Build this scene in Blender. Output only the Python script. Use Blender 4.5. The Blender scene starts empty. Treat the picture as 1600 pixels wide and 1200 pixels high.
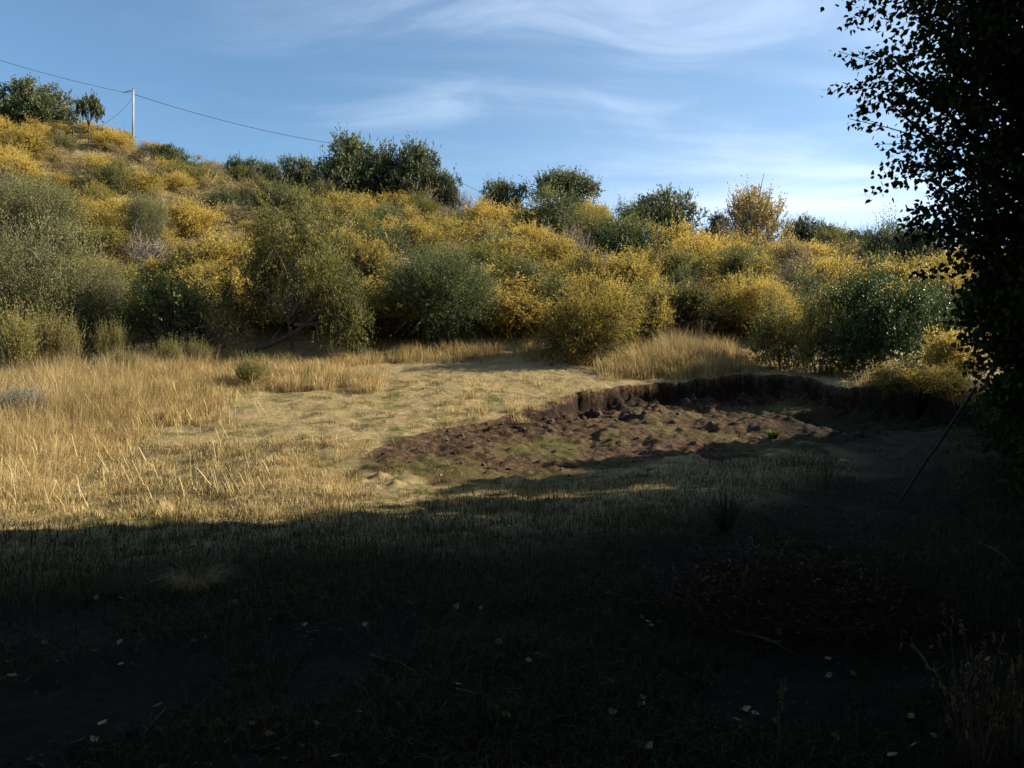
import bpy, math, random
import numpy as np
from mathutils import Vector, Matrix

SC = bpy.context.scene
COL = SC.collection
R = math.radians
rng = np.random.default_rng(11)
random.seed(11)
F = 1208.0            # focal length in photo pixels (1600 wide)
CAMZ = 2.0

# ------------------------------------------------------------------ noise
def _hash(ix, iy, seed):
    h = (ix.astype(np.int64) * 374761393 + iy.astype(np.int64) * 668265263 + seed * 982451653) & 0x7fffffff
    h = ((h ^ (h >> 13)) * 1274126177) & 0x7fffffff
    h = (h ^ (h >> 16)) & 0xffff
    return h / 65535.0
def vnoise(x, y, seed=0):
    x = np.asarray(x, float); y = np.asarray(y, float)
    ix = np.floor(x); iy = np.floor(y); fx = x - ix; fy = y - iy
    fx = fx * fx * (3 - 2 * fx); fy = fy * fy * (3 - 2 * fy)
    a = _hash(ix, iy, seed); b = _hash(ix + 1, iy, seed); c = _hash(ix, iy + 1, seed); d = _hash(ix + 1, iy + 1, seed)
    return (a + (b - a) * fx) * (1 - fy) + (c + (d - c) * fx) * fy
def fbm(x, y, octv=4, seed=0):
    s = 0.0; a = 0.5; t = 0.0
    for k in range(octv):
        s = s + a * vnoise(x * 2 ** k, y * 2 ** k, seed + k * 17); t += a; a *= 0.5
    return s / t            # 0..1
def sstep(a, b, x):
    t = np.clip((x - a) / (b - a), 0, 1); return t * t * (3 - 2 * t)

# ------------------------------------------------------------------ terrain
LIP = np.array([(-3.0,16.6),(-1.9,18.3),(-0.9,19.3),(-.3,19.7),(0.6,21.0),(1.9,22.8),(3.0,23.5),(4.2,24.1),(6.2,25.0),(7.9,25.8),(9.2,25.2),(10.2,23.6),(11.2,22.0),(13.0,20.6),(16.,20.)])
NEAR = np.array([(-3.0,16.6),(-3.1,15.0),(-2.3,13.5),(0,14.1),(2.5,15.2),(4.7,16),(6.5,17.0),(9.0,18.0),(12,18.6),(16.,20.)])
POLY = np.vstack([LIP, NEAR[::-1][1:-1]])
DX = np.array([-3.0,-1.9,-.9,-.3,.6,2,4,6,8,10,11.2,13,16]); DV = np.array([.02,.05,.10,.18,.36,.58,.70,.80,.90,.92,.8,.6,.2])
RX = np.array([-200,-80,-50,-37,-25,-12.4,0,12.4,24.8,37,50,90,200.])
RZ = np.array([29.2,29.2,28.2,24.9,20.6,18.6,17.2,15.6,14.6,13.6,12.6,11,10.])
YR = 75.0
def seg_dist(px, py, pts):
    d = np.full(px.shape, 1e9)
    for (ax, ay), (bx, by) in zip(pts[:-1], pts[1:]):
        vx, vy = bx - ax, by - ay
        t = np.clip(((px - ax) * vx + (py - ay) * vy) / (vx * vx + vy * vy), 0, 1)
        d = np.minimum(d, np.hypot(px - ax - t * vx, py - ay - t * vy))
    return d
def inside(px, py, poly):
    c = np.zeros(px.shape, bool); n = len(poly); j = n - 1
    for i in range(n):
        xi, yi = poly[i]; xj, yj = poly[j]
        if yi != yj:
            c ^= ((yi > py) != (yj > py)) & (px < (xj - xi) * (py - yi) / (yj - yi) + xi)
        j = i
    return c
def pit(X, Y):
    """depth of the excavation, and masks of bare soil"""
    dep = np.zeros(X.shape); soil = np.zeros(X.shape)
    m = (X > -5) & (X < 18) & (Y > 11.5) & (Y < 28)
    if m.any():
        x = X[m]; y = Y[m]
        wob = (fbm(x * 1.1, y * 1.1, 4, 5) - .5) * 2.0 + (fbm(x * 3.3, y * 3.3, 3, 8) - .5) * 1.0 + (fbm(x * 6, y * 6, 3, 81) - .5) * .45
        wx = x + wob * .25; wy = y + wob * .5
        ins = inside(wx, wy, POLY); dl = seg_dist(wx, wy, LIP); dn = seg_dist(wx, wy, NEAR)
        dm = np.interp(x, DX, DV) * (.45 + 1.1 * fbm(x * .8 + 3, y * .5, 3, 19))
        d = dm * sstep(-.02, .07 + 2.6 * np.clip(fbm(x * .9, y * .9, 3, 15) - .34, 0, 1) ** 1.6, dl) * (dn / (dn + dl + 1e-6)) ** .8
        rid = 1 - np.abs(2 * fbm(x * 1.6, y * 2.6, 4, 31) - 1)
        rough = (rid - .75) * .30 + (np.maximum(fbm(x * 5, y * 5.5, 3, 44), .5) - .5) * .38
        foot = np.exp(-((dl - .55) / .55) ** 2) * dm
        rough = rough + foot * (np.maximum(fbm(x * 3.4, y * 4, 3, 91), .42) - .5) * .9
        rough = rough * (0.55 + .9 * foot) * sstep(0, .5, dl) * sstep(0, .4, dn)
        dep[m] = np.where(ins, d - rough - foot * .10, 0)
        de = np.minimum(dl, dn); nn_ = (fbm(x * .9 + 7, y * 1.3, 4, 51) - .5) * 1.3
        s = np.where(ins, .40 + np.clip(dn / 2.4, 0, .6) + .5 * np.exp(-dl / .5), .48 - de / 1.1) + nn_ * np.exp(-dn / 1.5)
        s = np.clip(s, 0, 1)
        soil[m] = s
    return dep, soil
def base_h(X, Y):
    X = np.asarray(X, float); Y = np.asarray(Y, float)
    t = Y - 14.0
    z = 0.2 * 0.5 * (t + np.sqrt(t * t + 4.0)) - .02           # gentle slope of the clearing
    zc = z
    s = (Y - 30.5) / (YR - 30.5)
    zr = np.interp(X, RX, RZ)
    z31 = 0.2 * 17.0
    sc = np.clip(s, 0, 1)
    hill = z31 + (zr - z31) * (1.35 * sc - .35 * sc * sc)
    hill = np.where(s > 1, zr - 0.10 * np.minimum(Y - YR, 90), hill)
    w = sstep(27.5, 33, Y)
    z = np.where(Y < 27.5, zc, zc * (1 - w) + hill * w)
    z = z + w * ((fbm(X * .11, Y * .11, 3, 2) - .5) * 1.6)
    # far side of the pit on the right: low spoil bank
    z = z + .35 * np.exp(-((X - 13) / 3.2) ** 2 - ((Y - 22.6) / 1.1) ** 2)
    z = z + .16 * np.exp(-((X + 3.3) / 1.2) ** 2 - ((Y - 8.3) / .9) ** 2)
    return z
def H(X, Y, detail=True):
    X = np.asarray(X, float); Y = np.asarray(Y, float)
    z = base_h(X, Y)
    dep, _ = pit(X, Y)
    z = z - dep
    if detail:
        near = sstep(45, 30, Y)
        z = z + near * ((fbm(X * .6, Y * .6, 3, 3) - .5) * .20 + (fbm(X * 2.6, Y * 2.6, 4, 9) - .5) * .11)
    return z
def hz(x, y): return float(H(np.array([x]), np.array([y]))[0])
_YS = np.concatenate([np.arange(2.5, 34, .05), np.arange(34, 110, .2)])
def at(px, py):
    """ground point seen at a photo pixel"""
    X = (px - 800) / F * _YS; Z = CAMZ + (600 - py) / F * _YS
    h = H(X, _YS); k = np.argmax(h >= Z)
    if h[k] < Z[k]: k = int(np.argmax(h / _YS * (_YS > 40)))
    return Vector((float(X[k]), float(_YS[k]), float(h[k])))

# ------------------------------------------------------------------ materials
def mat(name): 
    m = bpy.data.materials.new(name); m.use_nodes = True
    m.node_tree.nodes.clear(); return m, m.node_tree.nodes, m.node_tree.links
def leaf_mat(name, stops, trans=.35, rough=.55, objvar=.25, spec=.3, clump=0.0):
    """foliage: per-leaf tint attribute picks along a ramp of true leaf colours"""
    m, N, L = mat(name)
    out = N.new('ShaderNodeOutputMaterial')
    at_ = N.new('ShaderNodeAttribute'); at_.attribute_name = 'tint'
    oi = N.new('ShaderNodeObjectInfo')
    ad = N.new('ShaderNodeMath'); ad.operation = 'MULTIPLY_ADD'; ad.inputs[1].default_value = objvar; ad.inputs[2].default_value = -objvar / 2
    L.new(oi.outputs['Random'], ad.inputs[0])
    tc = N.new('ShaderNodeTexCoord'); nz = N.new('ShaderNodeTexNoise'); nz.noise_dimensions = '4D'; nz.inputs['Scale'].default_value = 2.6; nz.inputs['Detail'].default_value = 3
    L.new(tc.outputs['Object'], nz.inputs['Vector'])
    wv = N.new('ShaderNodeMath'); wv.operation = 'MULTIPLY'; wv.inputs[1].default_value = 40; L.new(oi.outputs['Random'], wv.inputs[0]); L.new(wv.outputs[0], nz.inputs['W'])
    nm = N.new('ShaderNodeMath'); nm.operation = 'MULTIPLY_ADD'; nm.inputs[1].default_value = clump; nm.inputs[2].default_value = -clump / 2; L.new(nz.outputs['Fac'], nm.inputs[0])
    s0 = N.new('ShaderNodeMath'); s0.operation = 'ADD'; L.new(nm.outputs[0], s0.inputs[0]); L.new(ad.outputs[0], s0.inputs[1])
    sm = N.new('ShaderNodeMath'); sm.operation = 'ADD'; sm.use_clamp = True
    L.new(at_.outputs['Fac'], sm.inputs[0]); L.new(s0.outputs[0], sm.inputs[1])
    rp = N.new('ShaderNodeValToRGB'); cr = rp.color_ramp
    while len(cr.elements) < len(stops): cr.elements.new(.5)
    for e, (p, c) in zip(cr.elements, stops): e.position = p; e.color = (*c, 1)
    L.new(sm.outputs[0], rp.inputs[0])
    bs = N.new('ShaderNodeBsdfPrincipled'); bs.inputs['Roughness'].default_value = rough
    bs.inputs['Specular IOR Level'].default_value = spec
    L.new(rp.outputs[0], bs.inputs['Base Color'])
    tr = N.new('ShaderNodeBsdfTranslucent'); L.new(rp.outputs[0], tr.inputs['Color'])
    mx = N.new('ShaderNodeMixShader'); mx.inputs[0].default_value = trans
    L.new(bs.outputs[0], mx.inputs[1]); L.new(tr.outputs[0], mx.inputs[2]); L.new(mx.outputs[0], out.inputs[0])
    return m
def bark_mat(name, c1, c2, scale=12):
    m, N, L = mat(name)
    out = N.new('ShaderNodeOutputMaterial'); bs = N.new('ShaderNodeBsdfPrincipled'); bs.inputs['Roughness'].default_value = .9
    tc = N.new('ShaderNodeTexCoord'); mp = N.new('ShaderNodeMapping'); mp.inputs['Scale'].default_value = (1, 1, .25)
    nz = N.new('ShaderNodeTexNoise'); nz.inputs['Scale'].default_value = scale; nz.inputs['Detail'].default_value = 6
    rp = N.new('ShaderNodeValToRGB'); rp.color_ramp.elements[0].color = (*c1, 1); rp.color_ramp.elements[1].color = (*c2, 1)
    rp.color_ramp.elements[0].position = .35; rp.color_ramp.elements[1].position = .68
    bp = N.new('ShaderNodeBump'); bp.inputs['Strength'].default_value = .6; bp.inputs['Distance'].default_value = .02
    L.new(tc.outputs['Object'], mp.inputs[0]); L.new(mp.outputs[0], nz.inputs['Vector']); L.new(nz.outputs['Fac'], rp.inputs[0])
    L.new(rp.outputs[0], bs.inputs['Base Color']); L.new(nz.outputs['Fac'], bp.inputs['Height']); L.new(bp.outputs[0], bs.inputs['Normal'])
    L.new(bs.outputs[0], out.inputs[0]); return m

M = {}
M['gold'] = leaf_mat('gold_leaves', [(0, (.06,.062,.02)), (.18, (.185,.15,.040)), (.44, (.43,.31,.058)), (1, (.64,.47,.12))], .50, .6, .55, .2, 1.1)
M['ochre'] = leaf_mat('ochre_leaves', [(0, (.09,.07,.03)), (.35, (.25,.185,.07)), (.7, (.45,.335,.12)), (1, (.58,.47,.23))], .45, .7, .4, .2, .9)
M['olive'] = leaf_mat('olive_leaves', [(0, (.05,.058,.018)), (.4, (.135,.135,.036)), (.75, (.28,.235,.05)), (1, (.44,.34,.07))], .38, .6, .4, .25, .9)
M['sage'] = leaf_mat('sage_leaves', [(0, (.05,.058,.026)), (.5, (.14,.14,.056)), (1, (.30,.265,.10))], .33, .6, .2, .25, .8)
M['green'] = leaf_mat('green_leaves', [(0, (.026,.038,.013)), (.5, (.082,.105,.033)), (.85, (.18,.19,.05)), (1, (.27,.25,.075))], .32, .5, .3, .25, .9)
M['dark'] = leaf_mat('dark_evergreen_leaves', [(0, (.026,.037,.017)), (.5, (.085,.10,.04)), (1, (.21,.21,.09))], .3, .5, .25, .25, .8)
M['broom'] = leaf_mat('broom_leaves', [(0, (.08,.085,.02)), (.5, (.19,.17,.035)), (1, (.33,.26,.07))], .35, .6, .3)
M['grey'] = leaf_mat('grey_leaves', [(0, (.09,.095,.085)), (.6, (.19,.19,.15)), (1, (.30,.27,.18))], .25, .8, .2)
M['glossy'] = leaf_mat('glossy_green_leaves', [(0, (.02,.04,.012)), (.5, (.065,.095,.025)), (1, (.17,.18,.05))], .3, .45, .2, .3)
M['poplar'] = leaf_mat('poplar_leaves', [(0, (.02,.03,.010)), (.6, (.042,.06,.017)), (1, (.07,.085,.025))], .2, .8, .1, .1)
M['straw'] = leaf_mat('straw_grass', [(0, (.10,.07,.03)), (.4, (.36,.26,.10)), (.8, (.58,.435,.20)), (1, (.73,.58,.32))], .35, .75, .0)
M['turf'] = leaf_mat('short_turf', [(0, (.11,.085,.03)), (.35, (.25,.185,.07)), (.7, (.42,.31,.13)), (1, (.56,.43,.21))], .3, .8, .0)
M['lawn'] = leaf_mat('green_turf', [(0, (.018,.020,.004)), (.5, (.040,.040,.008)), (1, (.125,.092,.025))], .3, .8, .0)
M['tuft'] = leaf_mat('fresh_green_tuft', [(0, (.05,.085,.015)), (1, (.17,.22,.05))], .35, .6, .0)
M['litter'] = leaf_mat('fallen_leaf_blade', [(0, (.13,.085,.03)), (.5, (.30,.21,.07)), (1, (.48,.38,.19))], .2, .8, .0)
M['bark'] = bark_mat('brown_bark', (.05,.035,.024), (.15,.11,.08))
M['greybark'] = bark_mat('grey_bark', (.09,.075,.06), (.22,.19,.16))
M['darkbark'] = bark_mat('dark_bark', (.022,.016,.012), (.07,.055,.042))
M['redbark'] = bark_mat('reddish_brush', (.018,.010,.007), (.055,.026,.017))
M['drytwig'] = bark_mat('dry_twig', (.035,.026,.017), (.11,.082,.05))
M['polewood'] = bark_mat('weathered_pole', (.20,.19,.18), (.40,.39,.38), 3)
M['wire'] = bark_mat('black_wire', (.02,.02,.022), (.04,.04,.045))
M['clod'] = bark_mat('clod_earth', (.03,.02,.013), (.11,.072,.047), 5)

def ground_material():
    m, N, L = mat('ground_earth_and_turf')
    out = N.new('ShaderNodeOutputMaterial'); bs = N.new('ShaderNodeBsdfPrincipled'); bs.inputs['Roughness'].default_value = .95
    bs.inputs['Specular IOR Level'].default_value = .1
    tc = N.new('ShaderNodeTexCoord')
    def noise(sc, det, ro=.6):
        n = N.new('ShaderNodeTexNoise'); n.inputs['Scale'].default_value = sc; n.inputs['Detail'].default_value = det; n.inputs['Roughness'].default_value = ro
        L.new(tc.outputs['Object'], n.inputs['Vector']); return n
    def ramp(src, stops):
        r = N.new('ShaderNodeValToRGB'); cr = r.color_ramp
        while len(cr.elements) < len(stops): cr.elements.new(.5)
        for e, (p, c) in zip(cr.elements, stops): e.position = p; e.color = (*c, 1) if not isinstance(c, float) else (c, c, c, 1)
        L.new(src, r.inputs[0]); return r
    def attr(n):
        a = N.new('ShaderNodeAttribute'); a.attribute_name = n; return a.outputs['Fac']
    def mix(f, a, b):
        x = N.new('ShaderNodeMix'); x.data_type = 'RGBA'; L.new(f, x.inputs[0]); L.new(a, x.inputs[6]); L.new(b, x.inputs[7]); return x.outputs[2]
    def mth(op, a, b):
        x = N.new('ShaderNodeMath'); x.operation = op; x.use_clamp = True
        for k, v in enumerate((a, b)):
            if isinstance(v, (int, float)): x.inputs[k].default_value = v
            else: L.new(v, x.inputs[k])
        return x.outputs[0]
    n1 = noise(1.3, 6); n2 = noise(9, 8, .7); n3 = noise(45, 5, .7); n4 = noise(.45, 4)
    dry = ramp(n2.outputs['Fac'], [(.30, (.10,.075,.035)), (.48, (.26,.19,.085)), (.68, (.44,.33,.17))])
    dry2 = ramp(n3.outputs['Fac'], [(.3, (.15,.115,.055)), (.7, (.37,.28,.14))])
    dryc = mix(mth('MULTIPLY', n3.outputs['Fac'], .8), dry.outputs[0], dry2.outputs[0])
    soil = ramp(n2.outputs['Fac'], [(.32, (.020,.012,.007)), (.5, (.060,.036,.020)), (.68, (.15,.098,.056))])
    shade_soil = ramp(n2.outputs['Fac'], [(.3, (.007,.005,.003)), (.75, (.028,.021,.013))])
    green = ramp(n3.outputs['Fac'], [(.3, (.05,.055,.014)), (.7, (.14,.135,.035))])
    # green patches in the dry turf
    gp = ramp(n1.outputs['Fac'], [(.5, 0.0), (.66, 1.0)])
    gm = mth('MULTIPLY', gp.outputs[0], attr('green'))
    c = mix(gm, dryc, green.outputs[0])
    sp = mth('ADD', attr('soil'), 0.0)
    sp2 = ramp(mth('ADD', sp, mth('MULTIPLY', mth('SUBTRACT', n2.outputs['Fac'], .5), .9)), [(.42, 0.0), (.62, 1.0)])
    c = mix(sp2.outputs[0], c, soil.outputs[0])
    gp2 = ramp(n4.outputs['Fac'], [(.44, 0.0), (.60, 1.0)])
    c = mix(mth('MULTIPLY', mth('MULTIPLY', gp2.outputs[0], attr('moss')), ramp(n3.outputs['Fac'], [(.35, 0.0), (.6, .85)]).outputs[0]), c, green.outputs[0])
    cut_shade = ramp(n2.outputs['Fac'], [(.3, (.008,.005,.0035)), (.7, (.034,.020,.012))])  # dark soil near the lip, deepened to paint in the bank's shade
    c = mix(attr('cut'), c, cut_shade.outputs[0])
    c = mix(attr('shade_soil'), c, shade_soil.outputs[0])
    L.new(c, bs.inputs['Base Color'])
    b1 = N.new('ShaderNodeBump'); b1.inputs['Strength'].default_value = .7; b1.inputs['Distance'].default_value = .06
    L.new(n2.outputs['Fac'], b1.inputs['Height'])
    b2 = N.new('ShaderNodeBump'); b2.inputs['Strength'].default_value = .6; b2.inputs['Distance'].default_value = .02
    L.new(n3.outputs['Fac'], b2.inputs['Height']); L.new(b1.outputs[0], b2.inputs['Normal'])
    L.new(b2.outputs[0], bs.inputs['Normal']); L.new(bs.outputs[0], out.inputs[0]); return m

# ------------------------------------------------------------------ mesh helpers
def raw_mesh(name, V, counts, idx, material, face_attr=None, smooth=False, vert_attrs=None):
    V = np.ascontiguousarray(V, np.float32); counts = np.asarray(counts, np.int32); idx = np.asarray(idx, np.int32)
    me = bpy.data.meshes.new(name)
    me.vertices.add(len(V)); me.vertices.foreach_set('co', V.ravel())
    me.loops.add(len(idx)); me.loops.foreach_set('vertex_index', idx)
    me.polygons.add(len(counts)); me.polygons.foreach_set('loop_start', np.concatenate([[0], np.cumsum(counts)[:-1]]).astype(np.int32))
    try: me.polygons.foreach_set('loop_total', counts)
    except Exception: pass
    me.polygons.foreach_set('use_smooth', np.full(len(counts), smooth))
    if face_attr is not None:
        a = me.attributes.new('tint', 'FLOAT', 'FACE'); a.data.foreach_set('value', np.asarray(face_attr, np.float32))
    for k, v in (vert_attrs or {}).items():
        a = me.attributes.new(k, 'FLOAT', 'POINT'); a.data.foreach_set('value', np.asarray(v, np.float32))
    me.materials.append(material); me.update(calc_edges=True); me.validate()
    return me
def link(name, me, parent=None):
    o = bpy.data.objects.new(name, me); COL.objects.link(o)
    if parent: o.parent = parent
    return o
def unit(v): return v / np.maximum(np.linalg.norm(v, axis=-1, keepdims=True), 1e-9)
def rand_dirs(r, n): return unit(r.normal(size=(n, 3)))
def leaves_mesh(name, P, D, S, Ln, Wd, tint, material, shape='rhomb'):
    """one facet per leaf: base P, axis D, side S"""
    P = np.asarray(P); n = len(P); Ln = np.asarray(Ln)[:, None]; Wd = np.asarray(Wd)[:, None]
    D = unit(D); S = unit(S - (S * D).sum(1, keepdims=True) * D)
    Nn = np.cross(D, S)
    if shape == 'rhomb':
        V = np.stack([P, P + D * Ln * .45 + S * Wd * .5 + Nn * Wd * .12, P + D * Ln, P + D * Ln * .45 - S * Wd * .5 + Nn * Wd * .12], 1); k = 4
    else:   # deltoid poplar leaf
        V = np.stack([P, P + D * Ln * .12 + S * Wd * .36, P + D * Ln * .38 + S * Wd * .5, P + D * Ln + Nn * Ln * .08, P + D * Ln * .38 - S * Wd * .5, P + D * Ln * .12 - S * Wd * .36], 1); k = 6
    return raw_mesh(name, V.reshape(-1, 3), np.full(n, k), np.arange(n * k), material, tint)
def tubes_mesh(name, lines, material, sides=5):
    """lines: list of (points Nx3, radii N)"""
    Vs = []; idx = []; cnt = []; base = 0
    ang = np.arange(sides) * 2 * np.pi / sides
    for P, rad in lines:
        P = np.asarray(P, float); rad = np.asarray(rad, float); n = len(P)
        T = unit(np.gradient(P, axis=0)); ref = np.array([.31, .87, .2]) if abs(T[0][1]) < .8 else np.array([1., .1, .2])
        A = unit(np.cross(T, ref)); B = np.cross(T, A)
        ring = P[:, None] + rad[:, None, None] * (np.cos(ang)[None, :, None] * A[:, None] + np.sin(ang)[None, :, None] * B[:, None])
        Vs.append(ring.reshape(-1, 3))
        for i in range(n - 1):
            for j in range(sides):
                a = base + i * sides + j; b = base + i * sides + (j + 1) % sides
                idx += [a, b, b + sides, a + sides]; cnt.append(4)
        idx += list(range(base + (n - 1) * sides, base + n * sides)); cnt.append(sides)
        idx += list(range(base + sides - 1, base - 1, -1)); cnt.append(sides)
        base += n * sides
    return raw_mesh(name, np.vstack(Vs), cnt, idx, material, smooth=True)
def curve_pts(a, b, sag, n, r, jit=.03):
    t = np.linspace(0, 1, n)[:, None]; a = np.asarray(a, float); b = np.asarray(b, float)
    P = a + (b - a) * t + np.array(sag) * (4 * t * (1 - t))
    L_ = np.linalg.norm(b - a)
    J = r.normal(size=(n, 3)) * jit * L_; J[0] = 0
    return P + J * (t * (1.2 - t))

def tag(o, label, cat, group=None, kind=None):
    if label: o['label'] = label
    if cat: o['category'] = cat
    if group: o['group'] = group
    if kind: o['kind'] = kind
    return o
def thing(name, loc=(0, 0, 0), rz=0.0):
    o = bpy.data.objects.new(name, None); COL.objects.link(o); o.location = loc; o.rotation_euler = (0, 0, rz); o.empty_display_size = .3; return o

# ------------------------------------------------------------------ shrubs and trees
def crown(seed, lobes, nsh, sh_len, nleaf, ll, lw, up=.35, rnd=.5, inner=.25, droop=0., gap=.0, bias=.14, zmin=.03, tint_top=.25):
    """leaves on outward shoots over a cluster of lobes; returns leaf arrays and twig lines"""
    r = np.random.default_rng(seed); lobes = np.array(lobes, float)
    wgt = (lobes[:, 3] * lobes[:, 4] + lobes[:, 3] * lobes[:, 5]) ; wgt /= wgt.sum()
    li = r.choice(len(lobes), nsh, p=wgt); Lb = lobes[li]
    d = rand_dirs(r, nsh); d[:, 2] = d[:, 2] + bias; d = unit(d)
    rr = np.where(r.random(nsh) < inner, r.random(nsh) ** .6 * .8, r.uniform(.72, 1.0, nsh))
    off = r.uniform(0, 50, 3)
    lump = fbm(d[:, 0] * 2.2 + off[0] + li * 3.7, d[:, 2] * 2.2 + d[:, 1] * 1.7 + off[1], 3, seed % 97)
    rr = rr * (.55 + .85 * lump)
    P0 = Lb[:, :3] + d * Lb[:, 3:6] * rr[:, None]
    # gaps
    if gap > 0:
        g = fbm(P0[:, 0] * 2.3 + off[2], P0[:, 2] * 2.3 + P0[:, 1] * 1.9, 3, (seed + 5) % 89)
        keep = g > gap; P0 = P0[keep]; d = d[keep]; lump = lump[keep]; li = li[keep]
    n = len(P0)
    sd = unit(d + np.array([0, 0, up]) + r.normal(size=(n, 3)) * rnd)
    sl = sh_len * np.clip(r.lognormal(-.15, .5, n), .3, 2.4)
    t = (np.arange(nleaf) + .5) / nleaf
    T = t[None, :] + r.uniform(-.5, .5, (n, nleaf)) / nleaf
    bend = np.array([0, 0, -droop])[None, None, :] * (T[..., None] ** 2) * sl[:, None, None]
    P = P0[:, None] + sd[:, None] * (T * sl[:, None])[..., None] + bend
    side = rand_dirs(r, n * nleaf).reshape(n, nleaf, 3)
    D = unit(sd[:, None] * .75 + side * .9)
    S = rand_dirs(r, n * nleaf).reshape(n, nleaf, 3)
    zr = (lobes[:, 2] + lobes[:, 5]).max()
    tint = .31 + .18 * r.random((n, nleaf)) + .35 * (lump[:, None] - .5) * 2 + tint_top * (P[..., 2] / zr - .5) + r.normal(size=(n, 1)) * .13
    Ln = ll * r.uniform(.6, 1.3, (n, nleaf)); Wd = lw * r.uniform(.6, 1.3, (n, nleaf))
    P = P.reshape(-1, 3); k = P[:, 2] > zmin
    tw = [(np.stack([P0[i] - sd[i] * sl[i] * .6, P0[i], P0[i] + sd[i] * sl[i] * .9 + np.array([0, 0, -droop * .8 * sl[i]])]), None) for i in range(0, n, max(1, n // 160))]
    return P[k], D.reshape(-1, 3)[k], S.reshape(-1, 3)[k], Ln.ravel()[k], Wd.ravel()[k], np.clip(tint, 0, 1).ravel()[k], tw
def stems_lines(seed, lobes, base=(0, 0, 0), r0=.05, trunk=None, twigs=(), twr=.006):
    r = np.random.default_rng(seed + 1); out = []
    start = np.array(base, float)
    if trunk is not None:
        P = curve_pts(start, trunk, (r.normal() * .04, r.normal() * .04, 0), 7, r, .02); out.append((P, np.linspace(r0, r0 * .7, 7))); start = P[-1]; rb = r0 * .6
    else: rb = r0
    for lb in lobes:
        c = np.array(lb[:3]); b = start + (r.normal(size=3) * np.array([1, 1, 0]) * r0 * (1.2 if trunk is None else .1))
        P = curve_pts(b, c, r.normal(size=3) * .07, 6, r, .03); out.append((P, np.linspace(rb, rb * .35, 6)))
        for _ in range(3):
            e = c + rand_dirs(r, 1)[0] * np.array(lb[3:6]) * .8; s = P[r.integers(2, 6)]
            out.append((curve_pts(s, e, (0, 0, .03), 4, r, .03), np.linspace(rb * .4, rb * .12, 4)))
    for P, _ in twigs: out.append((P, np.array([twr * 1.6, twr, twr * .5])))
    return out
def round_lobes(seed, n, w=1.0, h=1.0, flat=.55, lo=.25):
    """cluster of lobes fitting a shrub of half-width w and height h"""
    r = np.random.default_rng(seed); L_ = [(0, 0, h * .42, w * .60, w * .60, h * .42)]
    for k in range(n):
        a = 2 * math.pi * k / n + r.uniform(-.4, .4); q = r.uniform(.35, .62) * w; s = r.uniform(.30, .46)
        L_.append((math.cos(a) * q, math.sin(a) * q, h * r.uniform(lo, .74), w * s * r.uniform(.8, 1.2), w * s, h * s * r.uniform(.6, 1.15) * flat / .55))
    for k in range(3):
        a = r.uniform(0, 6.28); L_.append((math.cos(a) * w * .5, math.sin(a) * w * .5, h * r.uniform(.12, .9), w * r.uniform(.16, .3), w * r.uniform(.16, .3), h * r.uniform(.1, .2)))
    return L_
KINDS = {}
def shrub_proto(key, name, leafmat, lobes, seed, nsh, sh, nl, ll, lw, stem='bark', r0=.04, trunk=None, parts=('foliage', 'stems'), twr=.006, **kw):
    """mesh data of one kind of shrub, shared by its copies"""
    P, D, S, Ln, Wd, ti, tw = crown(seed, lobes, nsh, sh, nl, ll, lw, **kw)
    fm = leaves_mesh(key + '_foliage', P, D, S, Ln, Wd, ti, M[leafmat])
    sm = tubes_mesh(key + '_stems', stems_lines(seed, lobes, (0, 0, -.15), r0, trunk, tw, twr), M[stem], 4)
    KINDS[key] = (name, fm, sm, parts)
def place(key, loc, sx, sz, rz, label, cat, group=None, name=None, sy=None, tilt=0.0):
    nm, fm, sm, parts = KINDS[key]
    t = thing(name or nm, loc, rz); t.scale = (sx, sy or sx, sz)
    if tilt: t.rotation_euler = (0, tilt, rz)
    link(parts[0], fm, t); link(parts[1], sm, t)
    tag(t, label, cat, group); return t

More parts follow.
